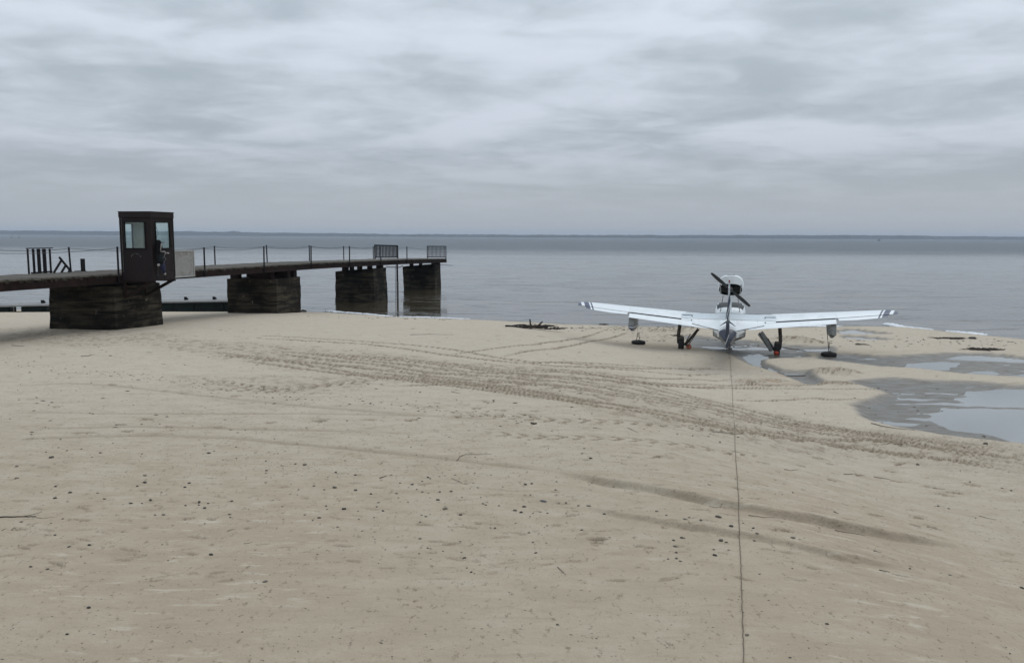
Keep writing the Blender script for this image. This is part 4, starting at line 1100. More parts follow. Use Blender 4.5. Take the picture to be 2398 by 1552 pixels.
# stations: x, LE(y,z), hinge(y,z), flap/aileron TE (y,z)
ST = [(0.0, (0.80, 1.245), (-0.50, 1.115), (-0.98, 0.925)),
      (0.62, (0.78, 1.26), (-0.50, 1.125), (-0.98, 0.93)),
      (3.75, (0.62, 1.495), (-0.46, 1.415), (-0.86, 1.265)),
      (5.50, (0.46, 1.665), (-0.34, 1.60), (-0.58, 1.555)),
      (5.80, (0.36, 1.695), (-0.28, 1.635), (-0.48, 1.61))]
def st(x):
    for a, b in zip(ST[:-1], ST[1:]):
        if x <= b[0] + 1e-6:
            f = (x - a[0]) / (b[0] - a[0])
            return [tuple(lerp(a[j][i], b[j][i], f) for i in (0, 1)) for j in (1, 2, 3)]
    return [ST[-1][j] for j in (1, 2, 3)]
for sg in (-1, 1):
    secs = []
    for x in (0.3, 0.62, 1.4, 2.2, 3.0, 3.75):
        le, hg_, te = st(x); secs.append(foil(le, (hg_[0] + .0, hg_[1]), 0.17, sg * x, blunt=0.022))
    wg = MB().loft(secs).build('wing', PWH, ac, smooth=True, angle=50)
    secs = [foil(st(x)[0], st(x)[1], 0.17 - 0.01 * (x - 3.6), sg * x, blunt=0.02) for x in (3.755, 4.3, 4.9, 5.44)]
    MB().loft(secs).build('outer_wing_panel', TIP, wg, smooth=True, angle=50)
    le, hh, te = st(5.74)
    secs = [foil(st(5.442)[0], st(5.442)[1], 0.15, sg * 5.442, blunt=0.02), foil(st(5.64)[0], st(5.64)[1], 0.13, sg * 5.64, blunt=0.015),
            foil((le[0] - .08, le[1]), (hh[0] + .02, hh[1]), 0.10, sg * 5.76, blunt=0.01), foil((le[0] - .22, le[1] - .005), (hh[0] + .08, hh[1]), 0.05, sg * 5.82)]
    MB().loft(secs).build('wing_tip', TIP, wg, smooth=True, angle=50)
    # flap (drooped) and aileron, a dark gap before each
    secs = []
    for x in (0.70, 1.6, 2.6, 3.71):
        le, hg_, te = st(x); secs.append(foil((hg_[0] - .035, hg_[1] - .022), te, 0.10, sg * x, blunt=0.01))
    MB().loft(secs).build('flap', PWH, ac, smooth=True, angle=50)
    secs = []
    for x in (3.78, 4.4, 5.1, 5.44):
        le, hg_, te = st(x); te2 = (te[0], te[1] + (0.11 if x < 4 else 0.04 if x < 4.8 else 0.0)); secs.append(foil((hg_[0] - .012, hg_[1] - .004), te2, 0.09, sg * x, blunt=0.01))
    MB().loft(secs).build('aileron', TIP, ac, smooth=True, angle=50)
    MB().bar((sg * .72, st(.72)[1][0] - .012, st(.72)[1][1] + .0), (sg * 3.7, st(3.7)[1][0] - .012, st(3.7)[1][1] + .0), 0.02, 0.03).build('flap_gap', GAP, ac)
    # tip float under the wing: keel, step, side strake
    fx = 3.62; fsec = []
    for y_, hw, zt, zk in ((-.95, .09, 1.02, .84), (-.80, .13, 1.04, .76), (-.45, .15, 1.06, .70), (-.1, .155, 1.07, .66), (.4, .14, 1.07, .68), (.75, .09, 1.05, .78), (.98, .03, 1.0, .93)):
        hw *= 0.80; zc_ = lerp(zk, zt, .35)
        fsec.append([(sg * fx - hw * .7, y_, zt), (sg * fx + hw * .7, y_, zt), (sg * fx + hw, y_, lerp(zc_, zt, .6)), (sg * fx + hw, y_, zc_), (sg * fx + .012, y_, zk), (sg * fx - .012, y_, zk), (sg * fx - hw, y_, zc_), (sg * fx - hw, y_, lerp(zc_, zt, .6))])
    fl = MB().loft(fsec).build('tip_float', PGR, ac, smooth=True, angle=25)
    MB().loft([[(sg * fx - .10, -.82, .98), (sg * fx + .10, -.82, .98), (sg * fx + .10, -.66, 1.30), (sg * fx - .10, -.66, 1.30)], [(sg * fx - .11, .4, 1.0), (sg * fx + .11, .4, 1.0), (sg * fx + .10, .3, 1.42), (sg * fx - .10, .3, 1.42)]]).build('float_pylon', PGR, fl)
    if sg < 0:
        fl['label'] = 'grey float with a dark blue lower end and a white band'
        band = []
        for y_, hw, zt, zk in ((-.965, .096, .955, .83), (-.80, .137, .955, .75), (-.45, .158, .955, .69), (.0, .163, .955, .65)):
            hw *= 0.80; zc_ = lerp(zk, 1.04, .35)
            band.append([(sg * fx - hw, y_, .945), (sg * fx + hw, y_, .945), (sg * fx + hw, y_, zc_), (sg * fx, y_, zk - .004), (sg * fx - hw, y_, zc_)])
        bnd = MB().loft(band).build('blue_lower_part', PBL, fl)
        bm2 = MB().loft([[(sg * fx - hw * .8 - .004, y_, z_ + .02), (sg * fx + hw * .8 + .004, y_, z_ - .0), (sg * fx + hw * .8 + .004, y_, z_ - .03), (sg * fx - hw * .8 - .004, y_, z_ - .0)] for y_, hw, z_ in ((-.972, .10, .90), (-.80, .141, .90), (-.45, .162, .89), (0, .167, .89))]).build('white_band', PWH, fl)

# fuselage: y, half width top, top z, half width chine, chine z, keel z
FS = [(3.25, .03, .95, .04, .90, .86), (3.0, .22, 1.15, .26, .85, .62), (2.5, .42, 1.32, .46, .74, .45), (1.9, .50, 1.45, .57, .68, .36), (1.0, .48, 1.50, .60, .64, .32), (0.0, .46, 1.42, .60, .62, .31),
      (-.45, .45, 1.38, .58, .62, .32), (-.47, .45, 1.38, .57, .64, .40), (-1.6, .42, 1.34, .46, .76, .55), (-3.0, .34, 1.31, .36, .90, .70), (-4.30, .26, 1.285, .25, 1.02, .80)]
FS2 = [(-4.302, .258, 1.283, .248, 1.02, .80), (-4.50, .18, 1.20, .19, 1.03, .81), (-4.85, .055, 1.05, .055, .98, .83)]
def fring(y_, ht, zt, hc, zc_, zk):
    ms = lerp(zc_, zt, .62)
    pts = [(0, zt + .035), (ht * .55, zt + .02), (ht * .9, zt - .02), (ht + .02, zt - .07), (lerp(ht, hc, .5) + .03, ms), (hc + .01, lerp(zc_, zt, .22)), (hc, zc_), (hc * .5, lerp(zk, zc_, .55)), (0, zk)]
    r_ = [(x, y_, z) for x, z in pts] + [(-x, y_, z) for x, z in pts[::-1][1:-1]]
    return r_
upper = MB().loft([fring(*f) for f in FS])
fus = upper.build('fuselage', PWH, ac, smooth=True, angle=28)
# hull paint: grey bottom with brown blotches forward, blue stern
MB().loft([fring(*f) for f in FS2]).build('stern', PBL, ac, smooth=True, angle=28)
fm_ = fus.data; fm_.materials.append(HUL)
for pl in fm_.polygons:
    c = pl.center; nz_ = pl.normal.z
    if c.z < 0.92 and c.y > -4.0: pl.material_index = 1
# slanted white chevrons on the blue stern
for sg in (-1, 1):
    MB().loft([[(sg * .262, -4.33, 1.20), (sg * .28, -4.31, 1.20), (sg * .272, -4.31, 1.02)], [(sg * .09, -4.78, .90), (sg * .11, -4.74, .90), (sg * .10, -4.76, .84)]]).build('hull_stripe', PGR, fus)
# cabin
cabs = []
for y_, hw, zt, hb in ((.75, .40, 1.50, .5), (.95, .47, 1.58, .55), (1.25, .52, 1.68, .58), (1.7, .54, 1.735, .59), (2.1, .50, 1.70, .58), (2.7, .40, 1.45, .5), (2.95, .3, 1.2, .42)):
    zb = 1.25 if y_ < 2.4 else 1.1
    pts = [(0, zt), (hw * .5, zt - .01), (hw * .85, zt - .045), (hw, zt - .12), (hb, lerp(zb, zt, .3)), (hb, zb)]
    cabs.append([(x, y_, z) for x, z in pts] + [(-x, y_, z) for x, z in pts[::-1][:-1]])
cabn = MB().loft(cabs).build('cabin', PWH, ac, smooth=True, angle=40)
# rear glazing over the cabin roof
def roofpt(x, y_):
    ys_ = [.75, .95, 1.25, 1.7, 2.1]; zt = np.interp(y_, ys_, [1.50, 1.58, 1.68, 1.735, 1.70]); hw = np.interp(y_, ys_, [.4, .47, .52, .54, .5])
    f = min(1, abs(x) / hw)
    return zt - np.interp(f, [0, .5, .85, 1.0], [0, .01, .045, .12]) + .012
gv, gf = [], []
for j, y_ in enumerate((1.02, 1.25, 1.5, 1.75)):
    for k in range(13):
        x_ = (k / 12 - .5) * 2 * float(np.interp(y_, [.95, 1.25, 1.7, 2.1], [.47, .52, .54, .5])) * .985; gv.append((x_, y_, float(roofpt(x_, y_))))
for j in range(3):
    for k in range(12): gf.append((j * 13 + k, j * 13 + k + 1, (j + 1) * 13 + k + 1, (j + 1) * 13 + k))
mesh_obj('rear_window', gv, gf, DGL, ac, True)

# engine pod on its pylon
NY = -.30
def pod(y_, hw, zt, zb, e=2.6, n=28):
    zc_ = (zt + zb) / 2; h_ = (zt - zb) / 2
    out = []
    for k in range(n):
        a = 2 * math.pi * k / n; c, s_ = math.cos(a), math.sin(a)
        out.append((hw * math.copysign(abs(c) ** (2 / e), c), y_, zc_ + h_ * math.copysign(abs(s_) ** (2 / e), s_)))
    return out
secs = [pod(1.25, .12, 2.62, 2.4, 2), pod(1.1, .28, 2.74, 2.3), pod(.7, .42, 2.85, 2.18), pod(.2, .47, 2.90, 2.12), (pod(NY, .46, 2.90, 2.12))]
# open back: inner skin goes forward again
inner = [pod(NY, .435, 2.60, 2.16), pod(NY + .35, .42, 2.58, 2.18)]
mb = MB(); mb.loft(secs, cap=False); mb.f.append(tuple(range(28))[::-1])
ncl = mb.build('engine_cowling', PWH, ac, smooth=True, angle=60)
# rear lip: ring between the outer skin and the cooling opening
mb = MB(); mb.loft([pod(NY, .46, 2.90, 2.12), pod(NY - .04, .44, 2.885, 2.13), pod(NY - .045, .42, 2.59, 2.155)], cap=False)
mb.build('cowling_lip', PWH, ncl, smooth=True, angle=40)
DKE = M('engine_bay', (0.012, 0.011, 0.010), 0.8, var=0.3); GRM = M('grey_metal', (0.20, 0.20, 0.19), 0.5, metal=.4, var=.2)
mb = MB(); mb.loft([pod(NY - .043, .418, 2.588, 2.157), pod(NY + .30, .40, 2.56, 2.18)], cap=False)
b0 = len(mb.v) - 28; mb.f.append(tuple(b0 + k for k in range(28)))
mb.build('cooling_opening', DKE, ncl, smooth=True, angle=40)
MB().tube([(0, NY + .28, 2.37), (0, NY - .22, 2.37)], [.13, .09], 14).build('engine_crankcase', DKE, ncl, smooth=True, angle=40)
for x_, z_ in ((-.28, 2.42), (-.27, 2.30), (.27, 2.42), (.28, 2.30)):
    MB().tube([(x_ * .4, NY + .1, z_), (x_ * 1.25, NY + .1, z_)], [.05, .075], 10).build('cylinder', DKE, ncl, smooth=True, angle=40)
for x_, y_, z_ in ((-.24, -.28, 2.842), (.24, -.28, 2.842), (0, -.2, 2.905), (.26, -.3, 2.70)):
    MB().box((x_, y_ - .03, z_), (.07 if x_ else .3, .012, .015)).build('cowl_latch', GAP, ncl)
# side intake lips of the opening: pale fins left and right
for sg in (-1, 1):
    MB().loft([[(sg * .40, NY - .05, 2.56), (sg * .36, NY - .05, 2.56), (sg * .36, NY + .1, 2.56)], [(sg * .37, NY - .05, 2.2), (sg * .33, NY - .05, 2.2), (sg * .33, NY + .1, 2.2)]]).build('cooling_fin', PGR, ncl)
# propeller, two blades at rest
pr = empty('propeller', (0, NY - .26, 2.385)); pr.parent = ac
PRB = M('prop_black', (0.014, 0.015, 0.017), 0.45, var=0.2)
MB().lathe((0, 0, 0), [(0.0, -.19), (.045, -.17), (.08, -.08), (.095, .0), (.095, .05)], 18, 'y').build('hub', PRB, pr, smooth=True, angle=50)
for sgn in (1, -1):
    # blade seen from behind: runs up-left / down-right at ~40 degrees
    a = R(140) if sgn > 0 else R(-40)
    d = Vector((math.cos(a), 0, math.sin(a))); sd = Vector((-math.sin(a), 0, math.cos(a)))
    secs = []
    for f, ch, tw in ((.06, .08, 60), (.16, .12, 50), (.35, .15, 34), (.6, .145, 24), (.82, .12, 18), (.97, .085, 14), (1.0, .03, 14)):
        c = d * (f * .94); tv = R(tw); ax = sd * math.cos(tv) + Vector((0, 1, 0)) * math.sin(tv) * sgn; nn = ax.cross(d)
        secs.append([c + ax * (ch * .5) , c + nn * .012 + ax * ch * .15, c - ax * (ch * .5), c - nn * .012 + ax * ch * .15])
    MB().loft(secs).build('blade', PRB, pr, smooth=True, angle=30)
# pylon and struts
secs = []
for z_, c0, c1, t_ in ((1.36, .95, -.55, .07), (1.7, .7, -.4, .055), (2.16, .7, -.28, .06)):
    secs.append([(0, c0, z_), (t_, lerp(c0, c1, .3), z_), (t_ * .8, lerp(c0, c1, .7), z_), (0, c1, z_), (-t_ * .8, lerp(c0, c1, .7), z_), (-t_, lerp(c0, c1, .3), z_)])
MB().loft(secs).build('engine_pylon', PWH, ac, smooth=True, angle=40)
for sg in (-1, 1):
    MB().tube([(sg * .26, .3, 2.17), (sg * .36, .62, 1.47)], .015, 8).build('engine_strut', GRM, ac)
    MB().lathe((sg * .36, .62, 1.44), [(0, -.01), (.05, 0), (.02, .04), (0, .045)], 10).build('strut_foot', GRM, ac)
# fin and rudder
FINM = bpy.data.materials.new('striped_fin_paint'); FINM.use_nodes = True
t = NT(FINM.node_tree); p = FINM.node_tree.nodes['Principled BSDF']
se = t.n('ShaderNodeSeparateXYZ'); t.l(t.n('ShaderNodeTexCoord').outputs['Object'], se.inputs[0])
u = t.math('ADD', se.outputs[2], t.math('MULTIPLY', se.outputs[1], 0.5)); 
v_ = t.math('ADD', se.outputs[2], t.math('MULTIPLY', se.outputs[0], -4.5))
f1 = t.math('MULTIPLY', t.math('LESS_THAN', v_, 2.38), t.math('GREATER_THAN', v_, 2.02))
f1b = t.math('MULTIPLY', t.math('LESS_THAN', v_, 1.90), t.math('GREATER_THAN', v_, 1.72))
f2 = t.math('LESS_THAN', se.outputs[2], 1.63)
f3 = t.math('MULTIPLY', t.math('LESS_THAN', t.math('ADD', se.outputs[2], t.math('MULTIPLY', se.outputs[0], -3.0)), 1.12), t.math('GREATER_THAN', t.math('ADD', se.outputs[2], t.math('MULTIPLY', se.outputs[0], -3.0)), 1.02))
ff = t.math('MULTIPLY', t.math('MAXIMUM', t.math('MAXIMUM', f1, f1b), f2), t.math('SUBTRACT', 1.0, f3))
t.l(t.mix(ff, (0.36, 0.38, 0.39), (0.030, 0.040, 0.065)), p.inputs['Base Color']); p.inputs['Roughness'].default_value = .4
def vfoil(z_, y0, y1, th, n=8, bl=.01, xo=0.0):
    up, lo = [], []; c = y0 - y1
    for k in range(n + 1):
        f = (1 - math.cos(math.pi * k / n)) / 2
        t_ = 5 * th * (0.2969 * math.sqrt(f) - 0.126 * f - 0.3516 * f * f + 0.2843 * f ** 3 - 0.1036 * f ** 4) * c + bl * f
        up.append((t_ + xo * f, y0 - c * f, z_)); lo.append((-t_ + xo * f, y0 - c * f, z_))
    return up + lo[::-1][1:-1]
MB().loft([vfoil(1.2, -3.0, -4.66, .045, bl=.035), vfoil(1.8, -3.55, -4.66, .05, bl=.03), vfoil(2.5, -4.1, -4.72, .08, bl=.022), vfoil(2.86, -4.35, -4.76, .09, bl=.02)]).build('fin', FINM, ac, smooth=True, angle=50)
MB().loft([vfoil(.84, -4.86, -5.12, .12, bl=.052), vfoil(1.2, -4.74, -5.22, .09, bl=.055), vfoil(1.62, -4.69, -5.20, .09, bl=.05)]).build('rudder', FINM, ac, smooth=True, angle=50)
MB().loft([vfoil(1.74, -4.69, -5.16, .09, bl=.042, xo=-.03), vfoil(2.3, -4.73, -5.10, .09, bl=.034, xo=.03), vfoil(2.62, -4.76, -5.02, .1, bl=.025, xo=.0), vfoil(2.86, -4.78, -4.96, .1, bl=.024)]).build('upper_rudder', FINM, ac, smooth=True, angle=50)
MB().tube([(0, -4.7, 2.86), (0, -4.7, 2.89), (0, -4.7, 2.93), (0, -4.7, 2.95)], [.024, .026, .022, .008], 10).build('beacon', M('red_beacon', (0.22, 0.012, 0.015), 0.25, var=.1), ac, smooth=True)
MB().tube([(.0, -4.99, 2.72), (.0, -5.03, 2.72)], [.025, .012], 8).build('tail_light', PWH, ac)
MB().tube([(0, -4.95, .84), (0, -4.97, .70)], [.02, .012], 6).build('tail_skid', STEEL, ac)
# tailplane: fixed part, drooped inner elevators, outer trim surfaces
for sg in (-1, 1):
    def tf(x, le, te, th=.09, bl=.012): return foil(le, te, th, sg * x, camber=0, blunt=bl)
    MB().loft([tf(.03, (-4.10, 1.80), (-4.72, 1.665)), tf(.8, (-4.14, 1.80), (-4.72, 1.665)), tf(1.38, (-4.20, 1.80), (-4.70, 1.668)), tf(1.5, (-4.32, 1.79), (-4.66, 1.68), .07)]).build('tailplane', PTL, ac, smooth=True, angle=50)
    MB().loft([tf(.26, (-4.735, 1.655), (-5.20, 1.37), .07), tf(.7, (-4.735, 1.655), (-5.12, 1.46), .08), tf(1.13, (-4.735, 1.655), (-5.03, 1.55), .09)]).build('elevator', PWH, ac, smooth=True, angle=50)
    MB().loft([tf(1.165, (-4.73, 1.658), (-5.0, 1.60), .08), tf(1.47, (-4.70, 1.67), (-4.92, 1.625), .08)]).build('trim_surface', PWH, ac, smooth=True, angle=50)
    MB().bar((sg * 1.17, -4.46, 1.758), (sg * 1.47, -4.46, 1.762), .03, .012).build('trim_gap', GAP, ac)
    MB().box((sg * 1.150, -4.50, 1.725), (.022, .10, .085)).build('elevator_horn', GAP, ac)
    MB().bar((sg * .27, -5.19, 1.352), (sg * 1.12, -5.02, 1.532), .02, .016).build('elevator_shade_strip', GAP, ac)  # added dark bar standing for the shade below the elevator edge
    MB().bar((sg * .05, -4.105, 1.828), (sg * 1.36, -4.18, 1.828), .02, .010).build('leading_edge_shade', PGR, ac)  # grey bar added for the shadow line along the tailplane front
    for xx in (.42, .92): MB().bar((sg * xx, -4.75, 1.668), (sg * xx, -5.10, 1.50 if xx > .5 else 1.44), .006, .006).build('seam', PGR, ac)
    # horn arms either side of the fin
    MB().loft([[(sg * .04, -5.0, 1.66), (sg * .04, -5.0, 1.60), (sg * .02, -4.9, 1.6)], [(sg * .24, -4.98, 1.50), (sg * .25, -4.98, 1.475), (sg * .24, -4.9, 1.48)]]).build('control_arm', GAP, ac)
# panel seams on wings and elevator
for sg in (-1, 1):
    for x in (1.75, 3.665):
        le, hh, te = st(x); 
        MB().bar((sg * x, le[0] - .35, lerp(le[1], hh[1], .3) + .125 - .0), (sg * x, hh[0] + .02, hh[1] + .033), .006, .006).build('seam', PGR, ac)
# main wheels
def wheel(parent, c, r_, w_):
    y = MB().lathe(c, [(r_ * .55, -w_ / 2), (r_ * .9, -w_ / 2), (r_ * .99, -w_ * .3), (r_, 0), (r_ * .99, w_ * .3), (r_ * .9, w_ / 2), (r_ * .55, w_ / 2)], 24, 'x').build('tyre', RUB, parent, smooth=True, angle=40)
    MB().lathe(c, [(0.02, -w_ * .42), (r_ * .5, -w_ * .42), (r_ * .56, -w_ * .48), (r_ * .56, w_ * .48), (r_ * .5, w_ * .42), (0.02, w_ * .42)], 18, 'x').build('rim', MUD, parent, smooth=True, angle=30)
for sg in (-1, 1):
    gx, gy = sg * 1.72 + (0.02 if sg > 0 else -.03), -.35
    wxyz = Matrix.Rotation(R(-HEAD), 3, 'Z') @ Vector((gx, gy, 0))
    gz_ = surf_z(AX[0] + wxyz.x, AX[1] + wxyz.y)
    gear = empty('main_gear', (gx, gy, gz_ - .015)); gear.parent = ac
    wh = 0.215
    wheel(gear, (0, 0, wh), .225, .20)
    MB().box((sg * .02, -.02, wh + .2), (.24, .2, .14)).build('wheel_fork', MUD, gear, bevel=.03)
    MB().tube([(sg * .11, .0, wh), (sg * .11, 0.02, wh + .35), (sg * .05, 0.05, 1.24 - gz_)], [.05, .07, .065], 10).build('gear_leg', MUD, gear)
    MB().tube([(-.12, 0, wh), (.14, 0, wh)], .03, 8).build('axle', MUD, gear)
    MB().tube([(sg * .08, -.03, wh + .3), (sg * .1, -.12, wh + .18), (sg * .13, -.05, wh + .02)], .012, 6).build('brake_line', RUB, gear)
    MB().bar((sg * .1, -.02, wh + .2), (sg * -.02, -.2, .03), .03, .05).build('drag_link', MUD, gear)
    MB().bar((-sg * .14, .05, .14), (-sg * .62, .1, .78), .22 if sg > 0 else .10, .025, up=(0, 1, 0)).build('gear_door', HUL if sg > 0 else MUD, gear)
    MB().bar((-sg * .1, -.09, .14), (-sg * .34, -.05, .60), .03, .03).build('side_brace', RUB, gear)
    MB().bar((-sg * .25, -.09, .12), (-sg * .66, -.02, .80), .022, .022).build('side_brace', RUB, gear)
ng = empty('nose_gear', (0, 2.4, surf_z(AX[0] + .62, AX[1] + 2.3) - .01)); ng.parent = ac
wheel(ng, (0, 0, .17), .17, .12); MB().tube([(.09, 0, .17), (.09, 0, .45), (0, .02, .62)], .025, 8).build('gear_leg', MUD, ng)

def plocal(x, y, z):
    q = Matrix.Rotation(R(-HEAD), 3, 'Z') @ Vector((x, y, 0)); return Vector((AX[0] + q.x, AX[1] + q.y, z))
# tie-down tyres and ropes
def tiedown(px, py, attach, label, rlabel, knot):
    g = gpt(px, py); z0 = surf_z(g.x, g.y)
    ty = empty('old_tyre', (g.x, g.y, z0)); tag(ty, label, 'tyre', 'old tyres used as tie-down weights')
    MB().lathe((0, 0, .065), [(.13, -.055), (.20, -.075), (.26, -.06), (.275, -.03), (.277, 0), (.275, .03), (.26, .055), (.20, .075), (.13, .06), (.125, 0)], 26).build('carcass', RUB, ty, smooth=True, angle=50)
    MB().lathe((0, 0, .06), [(.0, -.05), (.135, -.05), (.135, .035), (.10, .05), (0, .045)], 16).build('concrete_fill', M('dirty_fill', (0.07, 0.065, 0.055), .9, var=.3), ty)
    MB().tube([(.02, 0, .10), (.0, 0, .17), (.05, 0, .2), (.07, 0, .12)], .012, 6).build('eye_loop', RUB, ty)
    lw = Vector((g.x - .08 if knot else g.x + .0, g.y, z0 + .12)); up = plocal(*attach)
    rp_ = empty('tie_rope', tuple(lw)); tag(rp_, rlabel, 'rope', 'tie-down ropes under the wings')
    k1 = lw + Vector((.04, 0, .30)) if knot else lw.lerp(up, .33)
    MB().tube([lw - lw, k1 - lw], .014, 6).build('strap', RUB, rp_)
    MB().tube([k1 - lw, up - lw], .007 if knot else .012, 6).build('cord', ROPE if not knot else M('pale_cord', (.4, .4, .38), .8), rp_)
    MB().tube([k1 - lw + Vector((.0, 0, .0)), k1 - lw + Vector((.06, 0, .03)), k1 - lw + Vector((.05, 0, -.1)), k1 - lw + Vector((.08, 0, -.2))], .016 if knot else .010, 6).build('loose_end', RUB, rp_)
tiedown(1495, 806, (-3.36, -.62, 1.30), 'old black tyre half sunk in dry sand under the left wing', 'thin rope with a hanging strap end below the left wing', True)
tiedown(1941, 829, (3.38, -.62, 1.30), 'flat muddy tyre lying beside wet sand under the right wing', 'taut dark rope with a small knot below the right wing', False)
# orange floats lying against the wheels
for px, py, lb in ((1609, 814, 'faded orange ball float against the left main wheel'), (1812, 824, 'bright red ball float standing in the wet by the right main wheel')):
    g = gpt(px, py); z0 = surf_z(g.x, g.y)
    bl = empty('ball_float', (g.x, g.y - .30, z0 + .08)); bl.scale = (1.2, 1.2, 1.2); tag(bl, lb, 'float', 'round floats by the aeroplane wheels')
    MB().lathe((0, 0, 0), [(.0, -.085), (.045, -.072), (.075, -.04), (.085, 0), (.075, .04), (.045, .072), (.0, .085)], 16).build('ball', ORG if px > 1700 else M('faded_orange', (0.42, 0.13, 0.08), .6, var=.25), bl, smooth=True)
    MB().tube([(0, 0, .08), (.02, .02, .12), (.06, .05, .2)], .008, 5).build('lanyard', M('green_cord', (0.03, 0.10, 0.07), .8), bl)

# long cord from the tail over the sand towards the camera
def ground_path(L, dz=0.01, n=6):
    out = []
    for (a, b), (c, d) in zip(L[:-1], L[1:]):
        for k in range(n):
            q = gpt(lerp(a, c, k / n), lerp(b, d, k / n)); out.append(Vector((q.x, q.y, surf_z(q.x, q.y) + dz)))
    q = gpt(*L[-1]); out.append(Vector((q.x, q.y, surf_z(q.x, q.y) + dz)))
    return out
tp = plocal(0, -4.97, .72)
path = [tp] + ground_path([(1709, 835), (1711, 860), (1712, 880), (1715, 915), (1716, 950), (1718.5, 980), (1721, 1010), (1721, 1035), (1722, 1060), (1724.5, 1095), (1727, 1130), (1729, 1160), (1730, 1185), (1730, 1215), (1731, 1245), (1733, 1280), (1735, 1315), (1736, 1349), (1737.5, 1400), (1739, 1450), (1741, 1500), (1742, 1552), (1744, 1640)], 0.008, 9)
path = [p + Vector((rs.uniform(-.003, .003), 0, 0)) for p in path]
o = MB().tube(path, 0.0038, 5).build('tether_line', M('brown_cord', (0.13, 0.10, 0.075), .9, var=.2))
tag(o, 'thin brown line lying across the beach from the aeroplane tail', 'rope')

# ------------------------------------------------------------------ driftwood, hoses and rocks
DRIFT = M('dark_driftwood', (0.030, 0.022, 0.016), 0.9, var=.5, scale=12, bump=.004, bscale=40); TWIG = M('twig_bark', (0.060, 0.048, 0.036), 0.9, var=.4, scale=20)
ROCK = M('wet_rock', (0.035, 0.032, 0.028), .75, var=.4, scale=5, bump=.01, bscale=12)
g = gpt(1209, 767); z0 = surf_z(g.x, g.y)
lp = []
for k in range(28):
    a = 2 * math.pi * k / 28; lp.append((.44 * math.cos(a) + .03 * math.sin(3 * a), .26 * math.sin(a), .05 + .03 * math.sin(a * 2)))
o = MB().tube(lp + [lp[0]], .032, 8).build('hose_loop', RUB, smooth=True); o.location = (g.x, g.y, z0)
tag(o, 'dark hose loop lying flat at the left end of the driftwood pile', 'hose')
c = gpt(1250, 771); z0 = surf_z(c.x, c.y)
dp = empty('driftwood_pile', (c.x, c.y, z0)); tag(dp, 'tangled pile of dark driftwood and roots near the water edge', 'driftwood')
rr = random.Random(12)
def branch(a, b, r0, r1, nm='branch', kn=5, j=.05):
    a, b = Vector(a), Vector(b)
    pts = [a.lerp(b, k / kn) + (Vector((rr.uniform(-j, j), rr.uniform(-j, j), rr.uniform(-j, j) * .5)) if 0 < k < kn else Vector((0, 0, 0))) for k in range(kn + 1)]
    return MB().tube(pts, [lerp(r0, r1, k / kn) for k in range(kn + 1)], 7).build(nm, DRIFT, dp, smooth=True)
branch((-.08, 0, .08), (-.18, .02, .43), .045, .028, j=.03); branch((.15, 0, .12), (.37, .05, .33), .05, .03, j=.02)
branch((-.6, .05, .08), (.6, 0, .12), .05, .06, 'trunk'); branch((-.3, -.1, .14), (.75, .05, .14), .06, .04, 'trunk')
for i in range(26):
    x = rr.uniform(-.6, .7); L = rr.uniform(.25, .7); a = rr.uniform(-.7, .7) + (math.pi if rr.random() < .5 else 0)
    y_ = rr.uniform(-.25, .2)
    branch((x, y_, rr.uniform(.03, .16)), (x + L * math.cos(a), y_ + L * math.sin(a) * .5, rr.uniform(.02, .22)), rr.uniform(.012, .035), .006)
for i in range(7):
    x = rr.uniform(.55, 1.15); branch((x, rr.uniform(-.2, .1), .04), (x + rr.uniform(.1, .45), rr.uniform(-.2, .1), rr.uniform(.03, .1)), .03, .01)
branch((.45, -.12, .04), (1.2, -.18, .05), .03, .02); branch((-.12, -.12, .12), (-.14, -.2, .02), .03, .02)

def rock_mesh(seed, sq=(1, 1, .6), bumpy=.25, sub_=2):
    bm = bmesh.new(); bmesh.ops.create_icosphere(bm, subdivisions=sub_, radius=1)
    r_ = random.Random(seed); ph = [r_.uniform(0, 6) for _ in range(6)]
    for v in bm.verts:
        n = v.co.normalized()
        k = 1 + bumpy * (math.sin(n.x * 3 + ph[0]) * math.sin(n.y * 3 + ph[1]) * .6 + math.sin(n.z * 5 + n.x * 4 + ph[2]) * .35)
        v.co = Vector((n.x * k * sq[0], n.y * k * sq[1], n.z * k * sq[2]))
    me = bpy.data.meshes.new('stone'); bm.to_mesh(me); bm.free(); me.shade_smooth(); return me
def put_rock(px, py, wpx, mat, seed, sq=(1, 1, .6), name='rock', sink=.25):
    g = gpt(px, py); me_ = rock_mesh(seed, sq, .3, 3); me_.materials.append(mat)
    o = bpy.data.objects.new(name, me_); col.objects.link(o)
    r_ = wpx / 2 * g.length / FPX
    o.scale = (r_, r_, r_); o.location = (g.x, g.y, surf_z(g.x, g.y) + r_ * sq[2] * (1 - 2 * sink) * .8); o.rotation_euler.z = seed
    return o
tag(put_rock(711, 731, 15, ROCK, 1, (1, .7, .55)), 'dark rounded rock at the foot of the second pier block', 'rock')
tag(put_rock(2277, 794, 15, ROCK, 2, (1, .7, .4)), 'low dark rock at the foamy water edge on the right', 'rock')
tag(put_rock(1366, 737.5, 5, ROCK, 3, (1, .8, .5)), 'small dark stone poking from the shallows, farther of two', 'rock')
tag(put_rock(1347, 746, 5.5, ROCK, 4, (1, .8, .5)), 'small dark stone poking from the shallows, nearer of two', 'rock')
